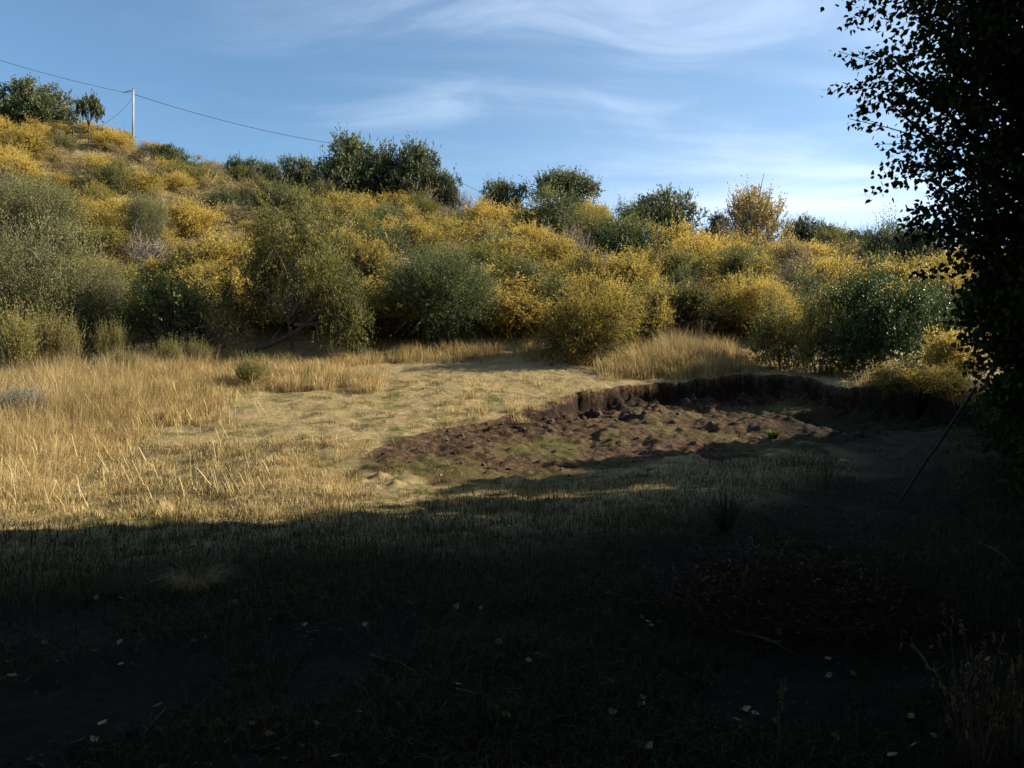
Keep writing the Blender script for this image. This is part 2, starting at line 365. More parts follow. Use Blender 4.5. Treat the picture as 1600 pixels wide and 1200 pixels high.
# ---- prototypes (half-width 1, height 1; each placed copy is scaled to its own size)
for i in range(3):
    lb = round_lobes(20 + i, 6, 1, 1, .6, .3)
    shrub_proto(f'gold{i}', 'golden_shrub', 'gold', lb, 120 + i, 2500, .30, 11, .046, .026, 'bark', .02, up=.5, rnd=.55, gap=.45, droop=.25, twr=.004)
    lb = round_lobes(30 + i, 7, 1, .95, .55, .25)
    shrub_proto(f'ochre{i}', 'ochre_shrub', 'ochre', lb, 140 + i, 1700, .28, 10, .046, .024, 'greybark', .02, up=.6, rnd=.6, gap=.43, droop=.3, twr=.005)
    lb = round_lobes(40 + i, 6, 1, 1, .6, .28)
    shrub_proto(f'olive{i}', 'olive_shrub', 'olive', lb, 160 + i, 2500, .28, 11, .042, .025, 'bark', .02, up=.45, rnd=.55, gap=.45, droop=.1, twr=.004)
for i in range(2):
    lb = round_lobes(50 + i, 6, 1, 1, .6, .3)
    shrub_proto(f'green{i}', 'green_shrub', 'green', lb, 180 + i, 2500, .26, 11, .042, .025, 'bark', .02, up=.4, rnd=.55, gap=.45, twr=.004)
    lb = round_lobes(56 + i, 5, .9, 1, .5, .3)
    shrub_proto(f'bare{i}', 'twiggy_shrub', 'ochre', lb, 190 + i, 420, .30, 3, .05, .022, 'greybark', .02, up=.9, rnd=.4, gap=.3, twr=.009)
    # tall evergreen trees of the skyline
    r_ = np.random.default_rng(70 + i)
    lb = [(r_.uniform(-.75, .75), r_.uniform(-.6, .6), r_.uniform(.22, .8), r_.uniform(.22, .40), r_.uniform(.22, .40), r_.uniform(.12, .2)) for _ in range(14)]
    lb += [(-.2, 0, .80, .32, .34, .16), (.3, .1, .72, .34, .36, .18), (0, 0, .32, .75, .65, .28)]
    shrub_proto(f'dark{i}', 'evergreen_tree', 'dark', lb, 200 + i, 3000, .13, 9, .05, .03, 'darkbark', .045, (.02, .03, .35), ('crown', 'trunk'), .004, up=.3, rnd=.6, gap=.42)
lb = round_lobes(97, 7, 1, 1, .6, .2)
shrub_proto('sucker', 'dark_shrub', 'poplar', lb, 331, 2200, .26, 10, .05, .04, 'darkbark', .02, up=.7, rnd=.5, gap=.4, twr=.004)
# single large plants near the clearing: meshes of their own
lb = round_lobes(81, 9, 1, .95, .6, .2) + [(.1, -.2, .62, .55, .5, .34), (-.35, 0, .55, .5, .5, .34)]
shrub_proto('sagebig', 'grey_green_shrub', 'sage', lb, 301, 11500, .13, 11, .015, .010, 'greybark', .016, up=.3, rnd=.6, gap=.43, twr=.003)
lb = round_lobes(84, 8, 1, .95, .6, .25)
shrub_proto('sagemid', 'grey_green_shrub', 'sage', lb, 303, 7000, .16, 11, .019, .012, 'greybark', .016, up=.4, rnd=.6, gap=.38, twr=.003)
lb = [(0, 0, .52, .72, .72, .46), (.4, .1, .46, .56, .56, .38), (-.42, -.1, .45, .55, .55, .36), (0, -.4, .42, .6, .5, .36), (.1, .1, .66, .55, .55, .34)]
shrub_proto('broomball', 'round_broom_bush', 'green', lb, 305, 7000, .24, 12, .028, .009, 'darkbark', .014, up=.55, rnd=.28, gap=.30, bias=.35, droop=.15, twr=.003)
lb = round_lobes(88, 8, 1, .9, .6, .3)
shrub_proto('goldbig', 'golden_shrub', 'gold', lb, 307, 8000, .22, 11, .022, .015, 'bark', .014, up=.45, rnd=.45, gap=.37, droop=.35, twr=.003)
lb = [(-.1,.0,.86,.30,.30,.14), (-.22,.1,.72,.36,.34,.16), (.12,-.05,.70,.34,.34,.17), (-.05,-.1,.55,.5,.42,.18), (.45,-.1,.42,.46,.42,.20), (.72,-.1,.22,.30,.34,.18), (.5,-.2,.24,.4,.34,.18),
      (-.5,0,.42,.42,.42,.2), (-.65,-.05,.40,.34,.32,.16), (.2,-.3,.40,.4,.3,.16), (.1,.3,.5,.4,.35,.2), (-.2,.2,.38,.44,.36,.18)]
shrub_proto('leantree', 'leaning_tree', 'olive', lb, 309, 12500, .12, 11, .016, .011, 'bark', .035, (-.1, 0, .25), ('crown', 'trunk'), .003, up=.2, rnd=.6, gap=.42, zmin=.04, droop=.3)
lb = [(0,0,.62,.6,.55,.3), (-.5,0,.5,.42,.4,.26), (.48,-.05,.55,.44,.4,.26), (.1,-.35,.45,.5,.35,.26), (-.2,.3,.6,.5,.4,.26), (.75,0,.36,.28,.3,.2), (-.72,-.1,.34,.28,.3,.2), (-.4,-.3,.3,.4,.3,.2), (.4,-.35,.3,.35,.3,.16), (-.6,-.2,.16,.34,.34,.14), (-.3,.2,.18,.4,.4,.16), (0,-.5,.3,.4,.3,.18)]
shrub_proto('glossbig', 'glossy_green_tree', 'glossy', lb, 311, 4800, .16, 10, .028, .021, 'darkbark', .04, (-.15, 0, .3), ('crown', 'trunk'), .003, up=.35, rnd=.6, gap=.34, zmin=.05)
lb = [(0,0,.80,.5,.5,.16), (-.45,0,.74,.42,.4,.13), (.45,0,.76,.42,.4,.15), (-.8,0,.68,.22,.25,.08), (.1,.1,.9,.35,.35,.09), (.72,.1,.7,.25,.3,.12), (.3,0,.45,.3,.3,.16), (.55,0,.28,.35,.35,.2)]
shrub_proto('flattop', 'flat_topped_tree', 'dark', lb, 313, 2600, .12, 9, .042, .024, 'darkbark', .04, (.05, 0, .62), ('crown', 'trunk'), .004, up=.2, rnd=.6, gap=.33)
lb = [(0,0,.42,.75,.7,.4), (-.25,0,.6,.5,.5,.3), (.3,0,.5,.55,.5,.36), (0,0,.72,.34,.34,.2)]
shrub_proto('goldtree', 'golden_tree', 'ochre', lb, 315, 2600, .17, 9, .040, .024, 'greybark', .03, (0, 0, .25), ('crown', 'trunk'), .010, up=.9, rnd=.3, gap=.33)
lb = [(0,0,.86,.6,.6,.10), (-.55,0,.80,.4,.4,.07), (.5,.1,.78,.4,.4,.07)]
shrub_proto('loneling', 'small_tree', 'dark', lb, 317, 500, .12, 8, .10, .06, 'darkbark', .06, (.02, 0, .5), ('crown', 'trunk'), .01, up=.2, rnd=.6, gap=.36)
# feathery upright broom seedling
r_ = np.random.default_rng(91)
lb = [(r_.uniform(-.5,.5), r_.uniform(-.5,.5), r_.uniform(.3,.62), .3, .3, .3) for _ in range(6)]
shrub_proto('seedling', 'feathery_broom', 'broom', lb, 319, 900, .34, 12, .055, .016, 'greybark', .012, up=1.6, rnd=.25, gap=.30, twr=.004)
lb = round_lobes(95, 6, 1, .9, .6, .25)
shrub_proto('greymound', 'grey_shrub', 'grey', lb, 321, 1600, .28, 9, .045, .014, 'greybark', .014, up=.6, rnd=.4, gap=.32, twr=.006)

# ------------------------------------------------------------------ ground sheet
def spaced(lo, hi, pts):
    """coordinates whose spacing follows a list of (position, step)"""
    xs = [lo]; p = np.array(pts, float)
    while xs[-1] < hi: xs.append(xs[-1] + float(np.interp(xs[-1], p[:, 0], p[:, 1])))
    return np.array(xs)
gx = spaced(-420, 420, [(-420, 30), (-90, 4), (-60, 1.2), (-16, .5), (-8, .16), (-4, .08), (-3, .055), (11.5, .055), (13, .12), (14.5, .16), (20, .5), (60, 1.2), (90, 4), (420, 30)])
gy = spaced(-120, 520, [(-120, 10), (-10, 1), (2, .2), (6, .12), (13, .09), (17, .055), (26.5, .05), (29, .15), (34, .4), (60, .9), (90, 1.5), (130, 8), (520, 40)])
GX, GY = np.meshgrid(gx, gy); gxf, gyf = GX.ravel(), GY.ravel()
gz = H(gxf, gyf)
dep_, soil_ = pit(gxf, gyf)
nx, ny = len(gx), len(gy)
ii = (np.arange(ny - 1)[:, None] * nx + np.arange(nx - 1)[None, :]).ravel()
quads = np.stack([ii, ii + 1, ii + nx + 1, ii + nx], 1).ravel()
# dark soil under the poplars, its reach and depth painting in their shade
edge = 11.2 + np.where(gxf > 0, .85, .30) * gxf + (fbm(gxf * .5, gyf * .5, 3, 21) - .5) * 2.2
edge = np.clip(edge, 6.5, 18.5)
shade_mask = sstep(edge + .3, edge - 3.0, gyf)
shade_mask = np.clip(np.maximum(shade_mask, sstep(5.6, 7.6, gxf + (fbm(gxf, gyf, 3, 23) - .5) * 2) * sstep(23.4, 22.2, gyf) * .9), 0, 1)
shadeground = np.where(gyf < 40, shade_mask, 0)
green_ = sstep(31, 25, gyf) * (1 - sstep(23, 25, gyf) * .7) * (.5 + .5 * sstep(-4, -1, -np.abs(gxf + 4) + 4))
hillsoil = .25 * sstep(30, 36, gyf) + .3 * fbm(gxf * .3, gyf * .3, 3, 77) * sstep(30, 36, gyf)
soil_all = np.clip(np.maximum(soil_, hillsoil), 0, 1)
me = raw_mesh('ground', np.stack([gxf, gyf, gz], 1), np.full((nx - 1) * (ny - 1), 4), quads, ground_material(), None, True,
              {'soil': soil_all, 'green': green_, 'moss': (soil_ > .45) * sstep(.9, 1.6, seg_dist(gxf, gyf, LIP)) * (gxf < 18) * (gyf < 30), 'shade_soil': shadeground, 'cut': np.where((dep_ > .12) & (soil_ > .3), np.exp(-(seg_dist(gxf, gyf, LIP) / .85) ** 2), 0)})
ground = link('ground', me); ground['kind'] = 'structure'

# ------------------------------------------------------------------ grass
def blades(P, Hh, lean, width, tint, r, seg=2, az=None):
    """arching blades: returns verts, counts, idx, face tints"""
    n = len(P); a = r.uniform(0, 2 * np.pi, n) if az is None else az
    d = np.stack([np.cos(a), np.sin(a), np.zeros(n)], 1); s = np.stack([-np.sin(a + r.normal(size=n) * .6), np.cos(a), np.zeros(n)], 1)
    up = np.array([0, 0, 1.0]); Hh = Hh[:, None]; lean = lean[:, None]; width = width[:, None]
    m = P + up * Hh * .6 + d * lean * Hh * .30; tp = P + up * Hh * np.sqrt(np.maximum(1 - (lean * .8) ** 2, .15)) + d * lean * Hh
    if seg == 1:
        V = np.stack([P - s * width * .5, P + s * width * .5, tp], 1); return V.reshape(-1, 3), np.full(n, 3), np.arange(3 * n), tint
    V = np.stack([P - s * width * .5, P + s * width * .5, m + s * width * .42, m - s * width * .42, tp], 1)
    b = np.arange(n)[:, None] * 5
    q = (b + np.array([0, 1, 2, 3])); t3 = (b + np.array([3, 2, 4]))
    idx = np.concatenate([q, t3], 1).ravel(); cnt = np.tile([4, 3], n)
    return V.reshape(-1, 3), cnt, idx, np.repeat(tint, 2)
class Grass:
    def __init__(s): s.V = []; s.c = []; s.i = []; s.t = []; s.n = 0
    def add(s, V, c, i, t): s.V.append(V); s.c.append(c); s.i.append(i + s.n); s.t.append(t); s.n += len(V)
    def build(s, name, m): return link(name, raw_mesh(name, np.vstack(s.V), np.concatenate(s.c), np.concatenate(s.i), M[m], np.clip(np.concatenate(s.t), 0, 1)))
def ground_pts(x, y): return np.stack([x, y, H(x, y) - .01], 1)
g = np.random.default_rng(5)
straw = Grass()
def tuft(c, n, rad, h, lean=.6, w=.012, t0=.5):
    q = rad * np.sqrt(g.random(n)); a = g.uniform(0, 2 * np.pi, n)
    X_, Y_ = c[0] + q * np.cos(a), c[1] + q * np.sin(a)
    if 11 < c[1] < 28 and -5 < c[0] < 16:
        kk = pit(X_, Y_)[0] < .06; X_, Y_, a = X_[kk], Y_[kk], a[kk]; n = len(a)
        if n == 0: return
    P = ground_pts(X_, Y_)
    az = a + g.normal(size=n) * .7
    straw.add(*blades(P, h * g.uniform(.45, 1.15, n), np.abs(g.normal(.35, .3, n)) * lean + .05, w * g.uniform(.6, 1.4, n), t0 + g.normal(size=n) * .2, g, 2, az))
def tuft_px(px, py, n, rad, h, **k): p = at(px, py); tuft((p.x, p.y), n, rad, h, **k)
# tall dry grass at the left, and along the foot of the scrub
for _ in range(900):
    px = g.uniform(-70, 400); lo = 585 if px < 250 else 566; hi = 790 - max(0, px - 60) * .66
    py = lo + (max(hi, lo + 30) - lo) * g.random(); q = np.clip((hi + 20 - py) / 110, .22, 1)
    hh = g.choice([.32, .48, .7, .95]) * g.uniform(.7, 1.25) * q * (1 if px < 300 else .75)
    if fbm(np.array([px * .012]), np.array([py * .02]), 3, 40)[0] < .36: hh *= .45
    tuft_px(px, py, int(g.integers(130, 260)), g.uniform(.25, .65), hh, w=.006, t0=g.choice([.28, .5, .6, .75]), lean=g.choice([.8, 1.1, 1.7]))
for _ in range(120):
    px = g.uniform(205, 355); py = g.uniform(566, 668); tuft_px(px, py, 130, .4, (.95 - .006 * max(0, py - 580)) * g.choice([.4, .7, .9, 1.15]) * (1 - .5 * abs(px - 280) / 75), w=.008, t0=g.choice([.4, .52]))
for _ in range(90): tuft_px(g.uniform(350, 590), g.uniform(562, 612), 130, .4, .5 * g.uniform(.5, 1.25), w=.010, t0=g.choice([.38, .5, .58]), lean=.9)
for _ in range(80): tuft_px(g.uniform(590, 960), g.uniform(542, 568), 90, .45, .42 * g.uniform(.4, 1.4), w=.011, t0=g.choice([.25, .38]), lean=.9)
for _ in range(150):                                               # tall golden stand behind the cut bank
    px = g.normal(1060, 62); tuft_px(px, g.uniform(552, 592), 120, .45, g.uniform(.45, 1.2) * (1 - .35 * abs(px - 1060) / 110), w=.011, lean=.7, t0=g.choice([.36, .46, .55]))
for _ in range(30): tuft_px(g.uniform(1340, 1540), g.uniform(598, 632), 90, .4, g.uniform(.25, .6), w=.011, t0=.55)
for _ in range(60): tuft_px(g.uniform(690, 1120), g.uniform(590, 655), 60, .22, .20 * g.uniform(.5, 1.5), w=.008, lean=1.3, t0=.6)
for px, py in [(815, 662), (805, 655), (742, 655), (752, 648), (868, 632), (835, 640), (700, 662)]: p = at(px, py); q_ = .2; straw.add(*blades(np.stack([p.x + g.normal(size=90) * .12, p.y + g.normal(size=90) * .10, np.full(90, p.z - .02)], 1), g.uniform(.1, .32, 90), g.uniform(.3, 1.4, 90), np.full(90, .009), .55 + g.normal(size=90) * .2, g, 2))
for _ in range(50): tuft_px(g.uniform(480, 760), g.uniform(560, 680), 45, .16, .16 * g.uniform(.6, 1.4), w=.008, lean=1.4, t0=g.choice([.2, .45]))
for _ in range(240): tuft_px(g.uniform(-40, 560), g.uniform(690, 815), 90, .34, .15 * g.uniform(.6, 1.5), w=.007, lean=1.4, t0=g.choice([.4, .6, .7]))
for _ in range(230):                                               # small brown and dark tufts in the worn turf
    tuft_px(g.uniform(300, 1000), g.uniform(565, 780), 40, .16, g.uniform(.06, .16), w=.008, lean=1.3, t0=g.choice([-.2, -.1, .1]))
nst = 700                                                          # fallen and leaning single stems
c = [at(g.uniform(-60, 430), g.uniform(585, 800)) for _ in range(nst)]
straw.add(*blades(np.array([(p.x, p.y, p.z + g.uniform(.0, .35)) for p in c]), g.uniform(.25, .75, nst), g.uniform(.6, 1.6, nst), g.uniform(.006, .012, nst), g.uniform(.55, 1, nst), g, 2))
# dry grass between the hillside shrubs
nh = 2600
hx = g.uniform(-62, 62, nh); hy = g.uniform(31, 76, nh)
hx = np.where(np.abs(hx) < hy * .72 + 4, hx, hx * .5)
for k in range(nh): tuft((hx[k], hy[k]), 20, .55, g.uniform(.35, .75), w=.028, t0=g.choice([.15, .3, .45]), lean=.8)
tall = straw.build('dry_grass', 'straw'); tag(tall, 'tall straw coloured dry grass on the clearing edge and between the hillside shrubs', 'grass', kind='stuff')

turf = Grass(); n = 300000
x = g.uniform(-15, 13, n); y = g.uniform(9, 32, n)
keep = np.abs(x) < y * .70 + 1
te = np.clip(11.2 + np.where(x > 0, .85, .30) * x + (fbm(x * .5, y * .5, 3, 21) - .5) * 2.2, 6.5, 18.5)
keep &= sstep(te + .6, te - 2.2, y) < g.uniform(.1, .9, n)
_, so = pit(x, y)
keep &= (so < .55) | (g.random(n) < .04)
keep &= fbm(x * 1.2, y * 1.2, 3, 61) > g.uniform(.1, .55, n) + .14 * np.exp(-((x + .5) / 4) ** 2 - ((y - 19.5) / 4) ** 2)
x, y = x[keep], y[keep]; n = len(x)
lump = fbm(x * .9, y * .9, 3, 66)
turf.add(*blades(ground_pts(x, y), g.uniform(.02, .065, n) * (.3 + 1.6 * lump), g.uniform(.5, 2.0, n), g.uniform(.006, .014, n), .12 + .7 * lump + g.normal(size=n) * .22, g, 1))
# short green blades where the clearing stays damp
turf_o = turf.build('turf', 'turf'); tag(turf_o, 'short trampled dry turf covering the sunlit clearing', 'grass', kind='stuff')

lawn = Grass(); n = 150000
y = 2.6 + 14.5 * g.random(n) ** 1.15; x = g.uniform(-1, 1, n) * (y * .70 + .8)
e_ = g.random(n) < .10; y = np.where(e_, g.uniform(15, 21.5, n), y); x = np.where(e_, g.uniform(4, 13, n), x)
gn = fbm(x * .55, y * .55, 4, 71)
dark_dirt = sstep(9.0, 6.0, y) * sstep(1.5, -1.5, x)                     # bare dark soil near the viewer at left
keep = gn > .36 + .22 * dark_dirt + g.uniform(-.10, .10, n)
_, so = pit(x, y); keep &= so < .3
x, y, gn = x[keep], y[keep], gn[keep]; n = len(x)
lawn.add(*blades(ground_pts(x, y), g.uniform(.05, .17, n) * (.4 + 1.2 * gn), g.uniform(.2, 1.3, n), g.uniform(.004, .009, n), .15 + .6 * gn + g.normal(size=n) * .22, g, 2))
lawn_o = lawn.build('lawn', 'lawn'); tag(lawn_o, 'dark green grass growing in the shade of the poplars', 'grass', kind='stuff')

n = 9000; y = 2.6 + 11 * g.random(n) ** 1.3; x = g.uniform(-1, 1, n) * (y * .70 + .8)
k = fbm(x * .8, y * .8, 4, 88) > g.uniform(.38, .62, n); x, y = x[k], y[k]; n = len(x); P = ground_pts(x, y); P[:, 2] += .02
D = rand_dirs(g, n); D[:, 2] *= .35; S_ = rand_dirs(g, n); S_[:, 2] *= .35
M['duff'] = leaf_mat('brown_leaf_litter', [(0, (.02,.013,.008)), (.6, (.055,.036,.02)), (1, (.13,.085,.045))], .1, .9, .0)
lo_ = link('leaf_litter', leaves_mesh('leaf_litter', P, D, S_, g.uniform(.02, .06, n), g.uniform(.012, .04, n), g.random(n), M['duff'])); tag(lo_, 'brown rotting leaf litter strewn over the shaded soil', 'leaf litter', kind='stuff')

# ------------------------------------------------------------------ hillside scrub, plant by plant
PLACED = []
def plant(key, px, py, wpx, hpx, label, cat, group=None, rz=None, name=None, dY=0.0):
    p = at(px, py)
    if dY: p = Vector(((px - 800) / F * (p.y + dY), p.y + dY, 0)); p.z = hz(p.x, p.y)
    k = p.y / F
    sx = wpx * .5 * k / 1.08; sz = hpx * k / 1.04
    rz = random.uniform(0, 6.28) if rz is None else rz
    PLACED.append((p.x, p.y, sx))
    return place(key, (p.x, p.y, p.z - .05), sx, sz, rz, label, cat, group, name)
SKY = 'evergreen trees along the ridge'
GOLD = 'golden shrubs on the hillside'; OLIVE = 'olive shrubs on the hillside'; GREEN = 'green shrubs on the hillside'; OCH = 'ochre shrubs on the hillside'; BARE = 'twiggy shrubs on the hillside'
HAND = [
 # skyline
 ('dark0', 44, 206, 132, 84, 'dark evergreen tree on the ridge at the left edge, dead twigs poking out', 'tree', SKY),
 ('loneling', 139, 238, 44, 88, 'tiny lone lollipop shaped tree on the ridge beside the short post', 'tree', None),
 ('dark1', 120, 218, 22, 22, 'small dark shrub crouching on the ridge left of the lone little tree', 'shrub', GREEN),
 ('bare0', 222, 250, 46, 26, 'brown twiggy shrub at the foot of the utility pole', 'shrub', BARE),
 ('dark0', 262, 268, 70, 44, 'low dark green shrub on the ridge right of the utility pole', 'shrub', SKY),
 ('bare1', 330, 284, 50, 34, 'bushy brown shrub on the ridge between the pole and the big tree clump', 'shrub', BARE),
 ('dark1', 374, 290, 66, 46, 'grey green shrub on the ridge with bare twigs beside it', 'shrub', SKY),
 ('bare0', 408, 284, 36, 42, 'bare twiggy sapling on the ridge left of two dark round trees', 'shrub', BARE),
 ('dark0', 424, 308, 84, 54, 'left one of two dark round trees beside the big ridge clump', 'tree', SKY),
 ('dark1', 474, 310, 80, 66, 'right one of two dark round trees beside the big ridge clump', 'tree', SKY),
 ('dark0', 552, 322, 140, 112, 'tallest airy tree at the left of the big clump on the ridge', 'tree', SKY),
 ('dark1', 603, 326, 130, 98, 'dense dark tree in the middle of the big clump on the ridge', 'tree', SKY),
 ('dark0', 655, 328, 125, 108, 'tall rounded tree at the right of the big clump on the ridge', 'tree', SKY),
 ('dark1', 694, 328, 62, 72, 'narrow tree at the right end of the big clump on the ridge', 'tree', SKY),
 ('olive0', 505, 330, 70, 46, 'shaded olive shrub under the left end of the big ridge clump', 'shrub', OLIVE),
 ('ochre0', 660, 338, 80, 54, 'brownish ochre shrub in front of the big ridge clump', 'shrub', OCH),
 ('bare1', 722, 330, 56, 42, 'grey twiggy shrub on the ridge right of the big clump', 'shrub', BARE),
 ('dark0', 785, 342, 76, 74, 'round green tree on the ridge left of the flat topped tree', 'tree', SKY),
 ('bare0', 758, 334, 40, 44, 'thin brown shrub leaning on the round ridge tree', 'shrub', BARE),
 ('flattop', 874, 340, 142, 88, 'dark flat topped tree spreading on the ridge', 'tree', None),
 ('dark1', 912, 338, 54, 46, 'dark shrub tucked under the right side of the flat topped tree', 'shrub', SKY),
 ('dark0', 938, 334, 28, 44, 'slim upright sapling just right of the flat topped tree', 'tree', SKY),
 ('green0', 858, 380, 128, 84, 'broad green bush directly below the flat topped tree', 'shrub', GREEN),
 ('dark1', 1040, 388, 150, 92, 'wide dark tree with thin crown midway along the ridge', 'tree', SKY),
 ('dark0', 1122, 390, 70, 60, 'small dark tree at the left foot of the golden tree', 'tree', SKY),
 ('goldtree', 1180, 402, 152, 112, 'pale golden tree on the ridge with bare twigs at its top', 'tree', None),
 ('dark1', 1252, 398, 88, 60, 'low dark tree on the ridge just right of the golden tree', 'tree', SKY),
 ('dark0', 1295, 400, 80, 50, 'low bluish dark shrub on the ridge, second right of the golden tree', 'shrub', SKY),
 ('dark1', 1338, 402, 84, 44, 'lowest dark shrub on the ridge, third right of the golden tree', 'shrub', SKY),
 ('green1', 1388, 440, 112, 92, 'rounded green bush on the ridge beside the poplar foliage', 'shrub', GREEN),
 ('dark0', 1436, 452, 96, 104, 'tree with dark branches showing, half behind the poplar foliage', 'tree', SKY),
 # middle of the slope
 ('green1', 985, 424, 150, 86, 'large grey green bush with deep shade beneath, mid slope', 'shrub', GREEN),
 ('olive1', 930, 402, 80, 58, 'olive bush at the left of the large grey green bush', 'shrub', OLIVE),
 ('gold1', 925, 366, 84, 44, 'small golden shrub between the flat topped tree and the grey green bush', 'shrub', GOLD),
 ('sagemid', 60, 410, 190, 126, 'pale grey green bush rising behind the big left bush', 'shrub', None),
 ('sagemid', 232, 400, 84, 96, 'narrow grey green bush mid slope among golden shrubs at left', 'shrub', None),
 ('olive2', 150, 330, 70, 40, 'small olive shrub among ochre scrub under the ridge at left', 'shrub', OLIVE),
 ('gold0', 300, 372, 110, 56, 'golden shrub above the small bright green bush at left', 'shrub', GOLD),
 ('glossbig', 338, 424, 56, 58, 'small bright green bush above the dim thicket at left', 'shrub', GREEN),
 ('gold2', 338, 480, 130, 66, 'yellow green shrub hanging over the dim thicket at left', 'shrub', GOLD),
 ('gold1', 580, 450, 110, 70, 'golden shrub between the leaning tree and the round broom bush', 'shrub', GOLD),
 ('olive0', 530, 440, 110, 80, 'olive shrub behind the right side of the leaning tree', 'shrub', OLIVE),
 ('gold0', 640, 398, 120, 50, 'golden shrub just above the round broom bush', 'shrub', GOLD),
 ('gold2', 735, 396, 110, 54, 'golden shrub up the slope right of the round broom bush', 'shrub', GOLD),
 ('gold0', 560, 352, 120, 36, 'flat yellow shrub strip below the big ridge clump', 'shrub', GOLD),
 ('green0', 772, 428, 90, 64, 'green shrub touching the top right of the round broom bush', 'shrub', GREEN),
 ('green1', 828, 474, 72, 66, 'small dull green bush right of the round broom bush', 'shrub', GREEN),
 ('gold1', 872, 432, 96, 58, 'golden shrub with bright crest above the dull green bush', 'shrub', GOLD),
 ('gold2', 930, 462, 120, 70, 'golden shrub uphill of the big golden bush at the clearing', 'shrub', GOLD),
 ('gold0', 985, 478, 116, 78, 'golden shrub cascading at the right above the big golden bush', 'shrub', GOLD),
 ('olive2', 880, 470, 80, 52, 'olive shrub wedged above the left of the big golden bush', 'shrub', OLIVE),
 ('green0', 1064, 476, 66, 56, 'small dark green bush mid slope right of the cascading golden shrub', 'shrub', GREEN),
 ('gold1', 1090, 436, 130, 66, 'broad golden bush with dark underside in the middle slope', 'shrub', GOLD),
 ('gold0', 1140, 420, 90, 46, 'pale golden shrub below the golden tree', 'shrub', GOLD),
 ('ochre1', 1215, 424, 120, 56, 'ochre shrub just downhill of the golden tree', 'shrub', OCH),
 ('olive1', 1150, 470, 96, 70, 'olive shrub between golden bushes right of the middle slope', 'shrub', OLIVE),
 ('ochre2', 1270, 436, 110, 54, 'ochre shrub below the low dark ridge shrubs at right', 'shrub', OCH),
 ('gold2', 1306, 470, 110, 70, 'golden shrub with a dark hollow below it at right', 'shrub', GOLD),
 ('gold0', 1400, 478, 150, 70, 'yellow green bush below the rounded green ridge bush', 'shrub', GOLD),
 ('gold1', 1462, 500, 100, 74, 'yellow bush against the edge of the poplar foliage', 'shrub', GOLD),
 ('goldbig', 1185, 530, 165, 104, 'big golden bush with dark hollow left of the glossy tree', 'shrub', GOLD),
 ('olive2', 1222, 578, 118, 104, 'olive gold bush at the clearing edge left of the glossy tree', 'shrub', OLIVE),
 # front row round the clearing
 ('sagebig', 56, 556, 290, 222, 'huge grey green bush filling the left edge above the dry grass', 'shrub', None),
 ('sagemid', 150, 552, 110, 130, 'grey green bush at the right flank of the huge left bush', 'shrub', None),
 ('green1', 268, 552, 190, 120, 'dim dark thicket in shade between two big bushes at left', 'shrub', GREEN),
 ('ochre1', 330, 556, 120, 84, 'brown shaded shrub left of the leaning trunk', 'shrub', OCH),
 ('leantree', 462, 558, 256, 266, 'tall olive tree with a leaning trunk standing at the clearing edge', 'tree', None),
 ('broomball', 690, 538, 226, 142, 'large round dark green broom bush behind the clearing', 'shrub', None),
 ('goldbig', 918, 566, 196, 124, 'big bright golden bush overhanging the clearing edge', 'shrub', GOLD),
 ('gold2', 1012, 540, 100, 76, 'golden bush behind the tall grass stand', 'shrub', GOLD),
 ('glossbig', 1382, 588, 240, 176, 'glossy green tree on the bank with sunlit leaf glints', 'tree', None),
 ('olive0', 1278, 586, 90, 120, 'shaded olive bush against the left of the glossy tree', 'shrub', OLIVE),
 ('goldbig', 1440, 634, 170, 62, 'low sunlit yellow bush under the glossy tree', 'shrub', GOLD),
 ('gold1', 1492, 596, 120, 74, 'yellow shrub behind the leaning pole at the poplar edge', 'shrub', GOLD),
 ('greymound', 34, 664, 120, 66, 'blue grey shrub in the dry grass at the left edge', 'shrub', None),
]
for px, py, w, h, lab in [(38, 590, 130, 96, 'feathery yellow green broom at the far left in front of the huge bush'), (95, 586, 90, 90, 'feathery broom, second from the left along the huge bush'),
                          (168, 574, 60, 66, 'small feathery broom before the dark hollow at left'), (195, 596, 60, 48, 'low feathery broom between dry grass clumps left of the hollow'),
                          (262, 584, 56, 50, 'feathery broom sprig in front of the dim thicket'), (310, 580, 60, 46, 'feathery broom sprig before the brown shaded shrub'), (398, 604, 110, 44, 'low feathery broom under the leaning tree')]:
    HAND.append(('seedling', px, py, w, h, lab, 'shrub', 'feathery brooms in front of the left bushes'))
RZ0 = {'leantree': 0.0, 'flattop': 0.0, 'glossbig': 0.0}
for k_, px, py, w, h, lab, cat, grp in HAND:
    plant(k_, px, py, w, h, lab, cat, grp, RZ0.get(k_))

